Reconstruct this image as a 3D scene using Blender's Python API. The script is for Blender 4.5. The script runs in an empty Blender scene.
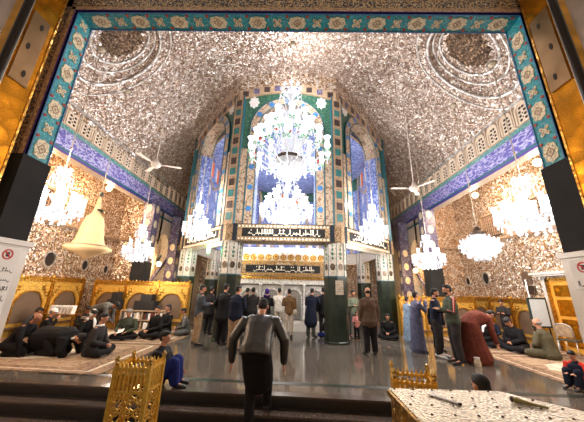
import bpy, math, random
from mathutils import Vector, Matrix
V = Vector
PI = math.pi
random.seed(7)
C = bpy.context.scene.collection
scene = bpy.context.scene

# ------------------------------------------------------------------ camera, world, light levels
def make_camera():
    pitch, yaw, roll = math.radians(16.9), math.radians(1.0), math.radians(1.4)
    fw = V((-math.sin(yaw) * math.cos(pitch), math.cos(yaw) * math.cos(pitch), math.sin(pitch)))
    rt = V((math.cos(yaw), math.sin(yaw), 0))
    up = rt.cross(fw)
    r2 = rt * math.cos(roll) + up * math.sin(roll)
    u2 = -rt * math.sin(roll) + up * math.cos(roll)
    cam = bpy.data.cameras.new('camera'); cam.lens = 16; cam.sensor_width = 36
    cam.clip_start = 0.05; cam.clip_end = 200
    o = bpy.data.objects.new('camera', cam); C.objects.link(o)
    m = Matrix((r2, u2, -fw)).transposed().to_4x4()
    m.translation = V((0, 0, 1.65))
    o.matrix_world = m
    scene.camera = o
make_camera()
scene.view_settings.view_transform = 'Standard'
scene.view_settings.look = 'None'
scene.view_settings.gamma = 1
scene.view_settings.use_curve_mapping = False
scene.view_settings.exposure = 0.12
w = bpy.data.worlds.new('world'); scene.world = w; w.use_nodes = True
w.node_tree.nodes['Background'].inputs[0].default_value = (1.0, 0.86, 0.70, 1)
w.node_tree.nodes['Background'].inputs[1].default_value = 0.35

LW = 1.0          # overall lamp level
def lamp(name, loc, power, col=(1, 1, 1), r=0.15, parent=None):
    l = bpy.data.lights.new(name, 'POINT'); l.energy = power * LW; l.color = col; l.shadow_soft_size = r
    o = bpy.data.objects.new(name, l); C.objects.link(o); o.location = loc
    if parent: o.parent = parent
    return o

# unseen warm lamps added above the camera to light the gilded doors
FILL_LAMPS = [((-1.2, .2, 3.9), 110), ((1.5, .1, 3.9), 120)]
# ------------------------------------------------------------------ materials
M = {}
def newmat(name):
    m = bpy.data.materials.new(name); m.use_nodes = True
    M[name] = m
    nt = m.node_tree
    return m, nt, nt.nodes['Principled BSDF']
def N(nt, t, **kw):
    n = nt.nodes.new(t)
    for k, v in kw.items():
        if k in n.inputs: n.inputs[k].default_value = v
        else: setattr(n, k, v)
    return n
def c4(c): return (c[0], c[1], c[2], 1)
def ramp(nt, stops, interp='LINEAR'):
    r = nt.nodes.new('ShaderNodeValToRGB'); r.color_ramp.interpolation = interp
    e = r.color_ramp.elements
    e[0].position, e[0].color = stops[0][0], c4(stops[0][1])
    e[1].position, e[1].color = stops[1][0], c4(stops[1][1])
    for p, c in stops[2:]:
        x = e.new(p); x.color = c4(c)
    return r
def plain(name, col, rough=0.6, metal=0.0, vary=0.12, scale=8.0, bump=0.0, **kw):
    m, nt, b = newmat(name)
    tc = N(nt, 'ShaderNodeTexCoord'); no = N(nt, 'ShaderNodeTexNoise', Scale=scale, Detail=3.0)
    nt.links.new(tc.outputs['Object'], no.inputs['Vector'])
    lo = [max(0, c * (1 - vary)) for c in col]; hi = [min(1, c * (1 + vary)) for c in col]
    r = ramp(nt, [(0.3, lo), (0.7, hi)])
    nt.links.new(no.outputs['Fac'], r.inputs['Fac']); nt.links.new(r.outputs['Color'], b.inputs['Base Color'])
    b.inputs['Roughness'].default_value = rough; b.inputs['Metallic'].default_value = metal
    if bump:
        bp = N(nt, 'ShaderNodeBump', Strength=bump, Distance=0.02)
        nt.links.new(no.outputs['Fac'], bp.inputs['Height']); nt.links.new(bp.outputs['Normal'], b.inputs['Normal'])
    for k, v in kw.items(): b.inputs[k.replace('_', ' ')].default_value = v
    return m
def emit(name, col, strength):
    m, nt, b = newmat(name)
    b.inputs['Base Color'].default_value = c4(col)
    b.inputs['Emission Color'].default_value = c4(col); b.inputs['Emission Strength'].default_value = strength
    m.cycles.emission_sampling = 'NONE'
    return m
def mirror(name, stops, scale, tilt=0.5, metal=0.75, rough=0.3, star=0.9):
    """cut mirror mosaic: every chip has its own tint and its own tilt"""
    m, nt, b = newmat(name)
    L = nt.links.new
    tc = N(nt, 'ShaderNodeTexCoord')
    v1 = N(nt, 'ShaderNodeTexVoronoi', Scale=scale); L(tc.outputs['Object'], v1.inputs['Vector'])
    sep = N(nt, 'ShaderNodeSeparateColor'); L(v1.outputs['Color'], sep.inputs['Color'])
    v2 = N(nt, 'ShaderNodeTexVoronoi', Scale=scale * 0.22, feature='F1'); L(tc.outputs['Object'], v2.inputs['Vector'])
    mul = N(nt, 'ShaderNodeMath', operation='MULTIPLY'); L(v2.outputs['Distance'], mul.inputs[0]); mul.inputs[1].default_value = star * 0.35
    sub = N(nt, 'ShaderNodeMath', operation='SUBTRACT'); L(sep.outputs[0], sub.inputs[0]); L(mul.outputs[0], sub.inputs[1])
    ad = N(nt, 'ShaderNodeMath', operation='ADD'); L(sub.outputs[0], ad.inputs[0]); ad.inputs[1].default_value = 0.10
    r = ramp(nt, stops); L(ad.outputs[0], r.inputs['Fac'])
    L(r.outputs['Color'], b.inputs['Base Color'])
    # per chip tilt
    vm = N(nt, 'ShaderNodeVectorMath', operation='SUBTRACT'); L(v1.outputs['Color'], vm.inputs[0]); vm.inputs[1].default_value = (0.5, 0.5, 0.5)
    sc = N(nt, 'ShaderNodeVectorMath', operation='SCALE'); L(vm.outputs[0], sc.inputs[0]); sc.inputs['Scale'].default_value = tilt
    ge = N(nt, 'ShaderNodeNewGeometry')
    ad2 = N(nt, 'ShaderNodeVectorMath', operation='ADD'); L(ge.outputs['Normal'], ad2.inputs[0]); L(sc.outputs[0], ad2.inputs[1])
    nm = N(nt, 'ShaderNodeVectorMath', operation='NORMALIZE'); L(ad2.outputs[0], nm.inputs[0])
    L(nm.outputs[0], b.inputs['Normal'])
    b.inputs['Metallic'].default_value = metal; b.inputs['Roughness'].default_value = rough
    return m
def arabesque(name, base, vine, dot, scale=6.0, width=0.035, dots=0.30, rough=0.35, metal=0.0, dot2=None, stretch=(1, 1, 1)):
    """glazed tile with a curling vine line and blossoms"""
    m, nt, b = newmat(name)
    L = nt.links.new
    tc = N(nt, 'ShaderNodeTexCoord'); mp = N(nt, 'ShaderNodeMapping'); mp.inputs['Scale'].default_value = stretch
    L(tc.outputs['Object'], mp.inputs['Vector'])
    no = N(nt, 'ShaderNodeTexNoise', Scale=scale, Detail=1.0); L(mp.outputs[0], no.inputs['Vector'])
    r1 = ramp(nt, [(0.0, (0, 0, 0)), (0.5 - width, (0, 0, 0)), (0.5, (1, 1, 1)), (0.5 + width, (0, 0, 0))])
    L(no.outputs['Fac'], r1.inputs['Fac'])
    mx = N(nt, 'ShaderNodeMixRGB'); L(r1.outputs['Color'], mx.inputs[0]); mx.inputs[1].default_value = c4(base); mx.inputs[2].default_value = c4(vine)
    vo = N(nt, 'ShaderNodeTexVoronoi', Scale=scale * 1.6); L(mp.outputs[0], vo.inputs['Vector'])
    r2 = ramp(nt, [(0.0, (1, 1, 1)), (dots, (0, 0, 0))], 'CONSTANT'); L(vo.outputs['Distance'], r2.inputs['Fac'])
    mx2 = N(nt, 'ShaderNodeMixRGB'); L(r2.outputs['Color'], mx2.inputs[0]); L(mx.outputs[0], mx2.inputs[1])
    if dot2:
        sp = N(nt, 'ShaderNodeSeparateColor'); L(vo.outputs['Color'], sp.inputs['Color'])
        r3 = ramp(nt, [(0.0, dot), (0.5, dot2)], 'CONSTANT'); L(sp.outputs[0], r3.inputs['Fac']); L(r3.outputs['Color'], mx2.inputs[2])
    else: mx2.inputs[2].default_value = c4(dot)
    L(mx2.outputs[0], b.inputs['Base Color'])
    b.inputs['Roughness'].default_value = rough; b.inputs['Metallic'].default_value = metal
    return m
def gilt(name, col, rough=0.3, scale=25.0, bump=0.6, dark=0.35, metal=0.9):
    m, nt, b = newmat(name)
    L = nt.links.new
    tc = N(nt, 'ShaderNodeTexCoord'); vo = N(nt, 'ShaderNodeTexVoronoi', Scale=scale); L(tc.outputs['Object'], vo.inputs['Vector'])
    r = ramp(nt, [(0.1, col), (0.75, [c * dark for c in col])]); L(vo.outputs['Distance'], r.inputs['Fac']); L(r.outputs['Color'], b.inputs['Base Color'])
    bp = N(nt, 'ShaderNodeBump', Strength=bump, Distance=0.02); L(vo.outputs['Distance'], bp.inputs['Height']); L(bp.outputs['Normal'], b.inputs['Normal'])
    b.inputs['Metallic'].default_value = metal; b.inputs['Roughness'].default_value = rough
    return m

mirror('mirror_vault', [(0.0, (.19, .12, .09)), (0.42, (.40, .30, .235)), (0.70, (.60, .51, .44)), (0.80, (.92, .88, .84)), (0.96, (1, 1, 1))], 26.0, 0.95, metal=.5, star=1.4)  # near-white chips paint sparkle and glints into the mosaic colour
mirror('mirror_warm', [(0.0, (.15, .08, .04)), (0.3, (.42, .27, .15)), (0.6, (.70, .54, .40)), (0.78, (.97, .95, .92)), (1.0, (1, 1, 1))], 22.0, 0.9, metal=.6)
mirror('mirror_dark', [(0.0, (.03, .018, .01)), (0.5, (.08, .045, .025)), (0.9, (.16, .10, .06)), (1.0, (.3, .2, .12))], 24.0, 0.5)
mirror('mirror_trim', [(0.0, (.45, .42, .40)), (0.5, (.70, .67, .64)), (1.0, (1, 1, 1))], 12.0, 0.5)
arabesque('teal_tile', (.012, .26, .36), (.10, .50, .55), (.10, .14, .20), 26, 0.05, 0.22, dot2=(.55, .60, .52))
arabesque('cream_tile', (.78, .70, .52), (.30, .20, .10), (.10, .30, .45), 30, 0.06, 0.16)
arabesque('cream_floral', (.40, .31, .22), (.13, .055, .03), (.10, .05, .04), 5.0, 0.05, 0.26, dot2=(.70, .35, .22))
arabesque('pier_tile', (.50, .44, .36), (.25, .20, .15), (.12, .22, .18), 9.0, 0.05, 0.22, dot2=(.55, .30, .20))
arabesque('green_tile', (.018, .085, .055), (.10, .20, .13), (.30, .38, .26), 7.0, 0.04, 0.14)
arabesque('blue_tile', (.09, .13, .36), (.34, .40, .62), (.48, .54, .72), 5.0, 0.09, 0.2)
arabesque('script_tile', (.075, .065, .30), (.46, .44, .62), (.22, .19, .48), 7.5, 0.10, 0.2, stretch=(1, 0.6, 1.5))
arabesque('border_green', (.05, .20, .20), (.25, .42, .34), (.45, .20, .30), 9.0, 0.05, 0.2)
arabesque('brown_floral', (.55, .38, .24), (.16, .08, .05), (.22, .12, .06), 30.0, 0.10, 0.2)
arabesque('black_floral', (.02, .015, .035), (.60, .42, .20), (.80, .42, .14), 24.0, 0.07, 0.28, dot2=(.65, .60, .50))
arabesque('mauve_tile', (.08, .06, .14), (.20, .26, .34), (.36, .26, .24), 6.0, 0.05, 0.2)
arabesque('cloth_border', (.34, .22, .11), (.05, .03, .02), (.03, .02, .02), 9.0, 0.06, 0.25, rough=.8)
arabesque('carpet', (.24, .145, .08), (.09, .045, .028), (.12, .055, .032), 5.5, 0.07, 0.22, rough=.95, dot2=(.34, .24, .15))
arabesque('carpet_field', (.32, .22, .135), (.20, .11, .065), (.17, .08, .05), 4.0, 0.05, 0.2, rough=.95, dot2=(.38, .30, .20))
arabesque('silver_panel', (.85, .83, .80), (.30, .28, .26), (.40, .38, .36), 12.0, 0.05, 0.2, rough=.3, metal=.5)
plain('brown_tile', (.045, .028, .028), .35, vary=.4, scale=12)
plain('teal_square', (.025, .15, .15), .35, vary=.3, scale=12)
plain('buff_tile', (.38, .26, .165), .45, vary=.15)
plain('azure', (.04, .16, .38), .3)
plain('white_tile', (.66, .64, .62), .35, vary=.15, scale=9)
plain('teal_line', (.012, .085, .11), .35)
plain('purple_line', (.06, .03, .22), .4)
plain('orange_glass', (.75, .16, .02), .3)
plain('lattice_brown', (.36, .24, .16), .6, vary=.2, scale=5)
plain('lattice_cream', (.60, .49, .38), .6, vary=.1)
plain('hole', (.02, .015, .012), .9)
plain('plaster', (.62, .58, .54), .7)
plain('navy_cloth', (.004, .010, .018), .85, vary=.4)
plain('black_cloth', (.010, .009, .009), .9, vary=.5, scale=3)
plain('green_cloth', (.008, .020, .014), .9, vary=.4, scale=3)
plain('script_white', (.80, .72, .58), .7)
plain('green_marble', (.010, .017, .010), .28, vary=.55, scale=5)
plain('white_marble', (.62, .58, .54), .25, vary=.08, scale=3)
plain('step_granite', (.016, .011, .009), .28, vary=.5, scale=60)
plain('step_nose', (.075, .055, .045), .18, vary=.3, scale=40)  # paler than the granite: shine along the step edges put into the colour
plain('lower_floor', (.16, .10, .07), .5, vary=.3, scale=20)
gilt('gold', (.80, .42, .07), .28, 22, .5)
gilt('gold_slat', (.85, .50, .08), .35, 30, .2, .75, metal=.5)
gilt('gold_fine', (.85, .55, .16), .3, 60, .7, .3)
gilt('gold_door', (.85, .36, .02), .26, 7, .35, .55)
gilt('gold_panel', (.95, .55, .10), .4, 26, .5, .5, metal=.4)
gilt('hinge_brass', (.42, .27, .14), .32, 5, .15, .7)
gilt('silver_top', (.74, .62, .46), .3, 55, .9, .35)
plain('arch_fill', (.13, .08, .05), .45, vary=.25, scale=2)
plain('dark_metal', (.025, .015, .012), .35, metal=.6)
plain('grey_leaf', (.22, .17, .14), .5, metal=.3, vary=.3, scale=2)
plain('steel', (.60, .58, .55), .3, metal=.8)
plain('rod', (.40, .34, .26), .4, metal=.6)
plain('bronze', (.10, .07, .05), .35, metal=.7, vary=.4)
plain('leaf_green', (.02, .28, .06), .4)
plain('flower_red', (.35, .04, .02), .4)
plain('cover_cloth', (.72, .50, .26), .7, vary=.06)
plain('fan_white', (.62, .55, .50), .5)
plain('paper', (.78, .76, .74), .8, vary=.03)
plain('ink', (.04, .04, .05), .8)
plain('red_ink', (.55, .03, .03), .7)
plain('wood_dark', (.10, .05, .025), .6)
plain('wood_orange', (.62, .28, .03), .45, vary=.2, scale=4)
plain('screen_white', (.50, .54, .56), .5, vary=.03)
plain('screen_grey', (.42, .40, .38), .6, vary=.2)
plain('box_black', (.008, .006, .006), .7)
plain('green_club', (.24, .19, .06), .5, metal=.3)
plain('hair', (.008, .006, .005), .8); plain('hair_grey', (.20, .19, .18), .9)
plain('skin', (.42, .19, .11), .55, vary=.08); plain('skin_dark', (.26, .105, .055), .55, vary=.08)
plain('eye', (.02, .015, .012), .3)
plain('shoe', (.010, .008, .008), .5); plain('sock', (.16, .14, .13), .9); plain('sneaker', (.50, .49, .48), .7)
for nme, col in dict(c_black=(.010, .009, .010), c_charcoal=(.030, .026, .026), c_navy=(.010, .013, .026), c_grey=(.10, .095, .09), c_bluegrey=(.060, .070, .085),
                     c_khaki=(.30, .20, .12), c_brown=(.075, .045, .030), c_tan=(.16, .085, .035), c_white=(.62, .57, .50), c_cream=(.52, .43, .33), c_olive=(.085, .075, .045),
                     c_green=(.050, .058, .040), c_maroon=(.13, .032, .020), c_thobe=(.085, .085, .14), c_lightblue=(.16, .22, .30), c_blue=(.010, .015, .10),
                     c_red=(.55, .035, .020), c_purple=(.06, .02, .20), c_pink=(.50, .20, .18), c_sage=(.12, .14, .10)).items():
    plain(nme, col, .85, vary=.3, scale=9, bump=.35, Specular_IOR_Level=.15)
plain('leather', (.013, .010, .008), .38, vary=.4, scale=6, bump=.6)
# crystal, lamps
def crystal():
    m, nt, b = newmat('crystal')
    b.inputs['Base Color'].default_value = (.95, .96, .97, 1); b.inputs['Roughness'].default_value = .12
    b.inputs['Transmission Weight'].default_value = .35; b.inputs['IOR'].default_value = 1.5
crystal()
emit('lamp_white', (1.0, .97, .95), 12.0)
emit('lamp_warm', (1.0, .70, .36), 12.0)
emit('lamp_green', (.10, 1.0, .15), 30.0)
emit('shade_glow', (.92, .95, 1.0), 1.9)  # glass shades emit a little themselves, for the candle light inside them
emit('crystal_glow', (.76, .78, .82), 0.22)  # crystal is no lamp: its glow stands in for caught candle light
M['crystal_glow'].node_tree.nodes['Principled BSDF'].inputs['Transmission Weight'].default_value = .5
M['crystal_glow'].node_tree.nodes['Principled BSDF'].inputs['Roughness'].default_value = .15

def floor_material():
    m, nt, b = newmat('hall_marble'); L = nt.links.new
    tc = N(nt, 'ShaderNodeTexCoord'); br = N(nt, 'ShaderNodeTexBrick', offset=0.0)
    br.inputs['Scale'].default_value = 1.0; br.inputs['Brick Width'].default_value = .8; br.inputs['Row Height'].default_value = .8
    br.inputs['Mortar Size'].default_value = .006
    br.inputs['Color1'].default_value = (.10, .086, .070, 1); br.inputs['Color2'].default_value = (.125, .105, .086, 1); br.inputs['Mortar'].default_value = (.05, .045, .04, 1)
    L(tc.outputs['Object'], br.inputs['Vector'])
    no = N(nt, 'ShaderNodeTexNoise', Scale=40.0, Detail=4.0); L(tc.outputs['Object'], no.inputs['Vector'])
    r = ramp(nt, [(0.35, (.55, .55, .55)), (0.65, (1.2, 1.2, 1.2))]); L(no.outputs['Fac'], r.inputs['Fac'])
    mx = N(nt, 'ShaderNodeMixRGB', blend_type='MULTIPLY'); mx.inputs[0].default_value = 1; L(br.outputs['Color'], mx.inputs[1]); L(r.outputs['Color'], mx.inputs[2])
    L(mx.outputs[0], b.inputs['Base Color']); b.inputs['Roughness'].default_value = .10; b.inputs['Specular IOR Level'].default_value = .9
floor_material()

# ------------------------------------------------------------------ mesh helpers
class Fr:
    """a plane frame: a along u, b along v, c along n"""
    def __init__(s, o, u, v, n=None):
        s.o, s.u, s.v = V(o), V(u).normalized(), V(v).normalized()
        s.n = V(n).normalized() if n is not None else s.u.cross(s.v)
    def p(s, a, b, c=0.0): return s.o + s.u * a + s.v * b + s.n * c
class MB:
    def __init__(s): s.v = []; s.f = []; s.m = []
    def add(s, vs, fs, mi=0):
        k = len(s.v); s.v += [tuple(x) for x in vs]
        for f in fs: s.f.append([i + k for i in f]); s.m.append(mi)
        return s
    def box(s, c, d, mi=0, R=None):
        x, y, z = d[0] / 2, d[1] / 2, d[2] / 2; c = V(c)
        vs = [V((i, j, k)) for i in (-x, x) for j in (-y, y) for k in (-z, z)]
        if R: vs = [R @ q for q in vs]
        return s.add([c + q for q in vs], [(0, 1, 3, 2), (4, 6, 7, 5), (0, 4, 5, 1), (2, 3, 7, 6), (0, 2, 6, 4), (1, 5, 7, 3)], mi)
    def fbox(s, fr, a0, a1, b0, b1, c0, c1, mi=0):
        vs = [fr.p(a, b, c) for a in (a0, a1) for b in (b0, b1) for c in (c0, c1)]
        return s.add(vs, [(0, 1, 3, 2), (4, 6, 7, 5), (0, 4, 5, 1), (2, 3, 7, 6), (0, 2, 6, 4), (1, 5, 7, 3)], mi)
    def poly(s, fr, pts, c0, c1, mi=0):
        n = len(pts); vs = [fr.p(a, b, c1) for a, b in pts] + [fr.p(a, b, c0) for a, b in pts]
        return s.add(vs, [list(range(n)), list(range(2 * n - 1, n - 1, -1))] + [(i, i + n, (i + 1) % n + n, (i + 1) % n) for i in range(n)], mi)
    def strip(s, fr, P0, P1, c0, c1, mi=0):
        """band between two equally sampled 2D lines, with thickness"""
        n = len(P0)
        vs = [fr.p(*q, c1) for q in P0] + [fr.p(*q, c1) for q in P1] + [fr.p(*q, c0) for q in P0] + [fr.p(*q, c0) for q in P1]
        fs = []
        for i in range(n - 1):
            fs += [(i, i + 1, n + i + 1, n + i), (2 * n + i, 3 * n + i, 3 * n + i + 1, 2 * n + i + 1), (i, 2 * n + i, 2 * n + i + 1, i + 1), (n + i, n + i + 1, 3 * n + i + 1, 3 * n + i)]
        fs += [(0, n, 3 * n, 2 * n), (n - 1, 3 * n - 1, 4 * n - 1, 2 * n - 1)]
        return s.add(vs, fs, mi)
    def tube(s, pts, rad, n=8, lat=None, mi=0, cap=True):
        pts = [V(p) for p in pts]; rings = []
        rr = [(r, r) if not isinstance(r, (tuple, list)) else r for r in rad]
        if cap:   # rounded ends
            t0 = (pts[0] - pts[1]).normalized(); t1 = (pts[-1] - pts[-2]).normalized()
            a, b = min(rr[0]), min(rr[-1])
            pts = [pts[0] + t0 * a * .85, pts[0] + t0 * a * .5] + pts + [pts[-1] + t1 * b * .5, pts[-1] + t1 * b * .85]
            sc = lambda q, k: (q[0] * k, q[1] * k)
            rr = [sc(rr[0], .45), sc(rr[0], .85)] + rr + [sc(rr[-1], .85), sc(rr[-1], .45)]
        m = len(pts); la = V(lat) if lat is not None else None; vs = []
        for i, p in enumerate(pts):
            t = (pts[min(i + 1, m - 1)] - pts[max(i - 1, 0)])
            if t.length < 1e-9: t = V((0, 0, 1))
            t.normalize()
            ref = la if la is not None else (V((1, 0, 0)) if abs(t.x) < .9 else V((0, 1, 0)))
            a = (ref - t * ref.dot(t))
            if a.length < 1e-4: a = V((0, 1, 0)) - t * t.y
            a.normalize(); b = t.cross(a)
            if la is None: la = a if False else None
            for k in range(n):
                an = 2 * PI * k / n
                vs.append(p + a * math.cos(an) * rr[i][0] + b * math.sin(an) * rr[i][1])
        fs = [(i * n + k, i * n + (k + 1) % n, (i + 1) * n + (k + 1) % n, (i + 1) * n + k) for i in range(m - 1) for k in range(n)]
        fs += [list(range(n - 1, -1, -1)), list(range((m - 1) * n, m * n))]
        return s.add(vs, fs, mi)
    def lathe(s, prof, c=(0, 0, 0), n=16, mi=0, sx=1, sy=1):
        c = V(c); m = len(prof)
        vs = [c + V((r * math.cos(2 * PI * k / n) * sx, r * math.sin(2 * PI * k / n) * sy, z)) for r, z in prof for k in range(n)]
        fs = [(i * n + k, i * n + (k + 1) % n, (i + 1) * n + (k + 1) % n, (i + 1) * n + k) for i in range(m - 1) for k in range(n)]
        if prof[0][0] > 1e-4: fs.append(list(range(n - 1, -1, -1)))
        if prof[-1][0] > 1e-4: fs.append(list(range((m - 1) * n, m * n)))
        return s.add(vs, fs, mi)
    def ell(s, c, r, n=10, m=7, mi=0, R=None):
        c = V(c); r = (r, r, r) if not isinstance(r, (tuple, list)) else r
        vs = []
        for i in range(1, m):
            th = PI * i / m
            for k in range(n):
                ph = 2 * PI * k / n; vs.append(V((r[0] * math.sin(th) * math.cos(ph), r[1] * math.sin(th) * math.sin(ph), r[2] * math.cos(th))))
        vs += [V((0, 0, r[2])), V((0, 0, -r[2]))]
        if R: vs = [R @ q for q in vs]
        T, B = (m - 1) * n, (m - 1) * n + 1
        fs = [(i * n + k, (i + 1) * n + k, (i + 1) * n + (k + 1) % n, i * n + (k + 1) % n) for i in range(m - 2) for k in range(n)]
        fs += [(T, k, (k + 1) % n) for k in range(n)] + [(B, (m - 2) * n + (k + 1) % n, (m - 2) * n + k) for k in range(n)]
        return s.add([c + q for q in vs], fs, mi)
    def build(s, name, mats, parent=None, smooth=False, loc=None, me=None):
        me = bpy.data.meshes.new(name); me.from_pydata(s.v, [], s.f); me.validate(); me.update()
        for mt in (mats if isinstance(mats, (list, tuple)) else [mats]): me.materials.append(M[mt])
        if any(s.m) and len(me.polygons) == len(s.m): me.polygons.foreach_set('material_index', s.m)
        if smooth: me.polygons.foreach_set('use_smooth', [True] * len(me.polygons))
        o = bpy.data.objects.new(name, me); C.objects.link(o)
        if parent: o.parent = parent
        if loc is not None: o.location = loc
        return o
def tag(o, label, cat, group=None, kind=None):
    o['label'] = label
    if cat: o['category'] = cat
    if group: o['group'] = group
    if kind: o['kind'] = kind
    return o
def thing(name, label, cat, loc=(0, 0, 0), rz=0.0, group=None):
    o = bpy.data.objects.new(name, None); C.objects.link(o); o.location = loc; o.rotation_euler = (0, 0, rz)
    o.empty_display_size = .1
    return tag(o, label, cat, group)
def struct(o, label=None):
    o['kind'] = 'structure'
    if label: o['label'] = label
    return o
def kids(o): return [c for c in bpy.data.objects if c.parent == o]
def copy_tree(o, parent=None, depth=0):
    c = o.copy(); C.objects.link(c); c.parent = parent
    for ch in list(o.children): copy_tree(ch, c, depth + 1)
    return c
# ------------------------------------------------------------------ the shell of the hall
XL, XR, XC = -7.3, 6.6, -0.35
def vault(x): return 7.1 + 3.6 * (1 - min(1.0, abs(x - XC) / 6.95) ** 2.6)
Z3 = V((0, 0, 1))
LOW = -0.51
# floor: raised hall level with a skewed front edge, then steps down to the entrance level
def edge(x, k): return 4.90 - 0.05 * x - 0.28 * k
mb = MB()
mb.add([(-11, edge(-11, 0), 0), (10, edge(10, 0), 0), (10, 20.5, 0), (-11, 20.5, 0)], [(0, 1, 2, 3)])
struct(mb.build('floor', 'hall_marble'))
mb = MB()
mb.add([(-11, -2.2, LOW), (10, -2.2, LOW), (10, 4.9, LOW), (-11, 4.9, LOW)], [(0, 1, 2, 3)])
struct(mb.build('floor', 'lower_floor'))
for k in range(3):
    z1 = -0.17 * k; mb = MB()
    a, b = edge(-11, k), edge(10, k); a2, b2 = edge(-11, k + 1), edge(10, k + 1)
    # solid slab of this step
    D = .30 if k else .5
    mb.add([(-11, a, z1 - .17), (10, b, z1 - .17), (10, b + D, z1 - .17), (-11, a + D, z1 - .17), (-11, a, z1 - .002), (10, b, z1 - .002), (10, b + D, z1 - .002), (-11, a + D, z1 - .002)],
           [(0, 3, 2, 1), (4, 5, 6, 7), (0, 1, 5, 4), (1, 2, 6, 5), (2, 3, 7, 6), (3, 0, 4, 7)])
    mb.add([(-11, a - .02, z1 - .028), (10, b - .02, z1 - .028), (10, b + .16, z1 - .028), (-11, a + .16, z1 - .028), (-11, a - .02, z1 + .004), (10, b - .02, z1 + .004), (10, b + .16, z1 + .004), (-11, a + .16, z1 + .004)],
           [(0, 3, 2, 1), (4, 5, 6, 7), (0, 1, 5, 4), (1, 2, 6, 5), (2, 3, 7, 6), (3, 0, 4, 7)], 1)
    struct(mb.build('trim_%d' % (k + 1), ['step_granite', 'step_nose']))
mb = MB()
mb.add([(-4.9, 5.62, .003), (5.3, 5.20, .003), (5.3, 5.34, .003), (-4.9, 5.76, .003)], [(0, 1, 2, 3)])
mb.add([(-4.85, 5.7, .003), (-4.71, 5.7, .003), (-4.71, 18, .003), (-4.85, 18, .003)], [(0, 1, 2, 3)])
struct(mb.build('trim_4', 'green_marble'))

# vaulted ceiling of cut mirror, with two recessed roundels
def ringed(cx, cy, rad):
    pass
mb = MB(); nx, ny = 56, 40; Y0, Y1 = 2.5, 20.4
DOMES = [(-5.7, 6.3, 1.05), (5.25, 6.35, 1.05)]
def vz(x, y):
    z = vault(x)
    for cx, cy, r in DOMES:
        d = math.hypot(x - cx, y - cy)
        if d < r: z += 0.45 * math.sqrt(max(0, 1 - (d / r) ** 2)) - 0.0
    return z
nx, ny = 170, 190
vs = [(XL + (XR - XL) * i / nx, Y0 + (Y1 - Y0) * j / ny, vz(XL + (XR - XL) * i / nx, Y0 + (Y1 - Y0) * j / ny)) for j in range(ny + 1) for i in range(nx + 1)]
fs = [(j * (nx + 1) + i, (j + 1) * (nx + 1) + i, (j + 1) * (nx + 1) + i + 1, j * (nx + 1) + i + 1) for j in range(ny) for i in range(nx)]
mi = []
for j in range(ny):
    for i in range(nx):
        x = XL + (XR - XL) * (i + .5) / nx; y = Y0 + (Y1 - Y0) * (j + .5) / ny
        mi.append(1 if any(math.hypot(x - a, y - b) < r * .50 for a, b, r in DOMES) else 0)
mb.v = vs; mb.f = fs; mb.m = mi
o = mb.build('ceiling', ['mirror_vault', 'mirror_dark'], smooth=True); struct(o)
# roundel mouldings, star ribs and lozenge ribs on the vault
k = 5
for cx, cy, r in DOMES:
    mb = MB()
    for q, rr in ((1.02, .05), (.84, .035), (.66, .045), (1.30, .03)):
        pts = []
        for i in range(41):
            a = 2 * PI * i / 40; x, y = cx + r * q * math.cos(a), cy + r * q * math.sin(a)
            x = max(XL + .05, min(XR - .05, x))
            pts.append((x, y, vz(x, y) - .02))
        mb.tube(pts, [rr] * len(pts), 6, cap=False)
    struct(mb.build('trim_%d' % k, 'mirror_trim', smooth=True)); k += 1
mb = MB()
for yy in (4.5, 15.5):
    pts = [(XL + .1 + i * .345, yy, vault(XL + .1 + i * .345) - .01) for i in range(40)]
    mb.tube(pts, [.035] * len(pts), 5, cap=False)
struct(mb.build('trim_%d' % k, 'mirror_trim', smooth=True)); k += 1
TR = k

# far wall of the hall
mb = MB(); fr = Fr((XL, 20.3, 0), (1, 0, 0), (0, 0, 1), (0, -1, 0))
xs = [i * 13.9 / 40 for i in range(41)]
mb.strip(fr, [(x, 0) for x in xs], [(x, vault(XL + x) + .3) for x in xs], -.2, 0)
struct(mb.build('wall_back', 'mirror_vault'))

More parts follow.
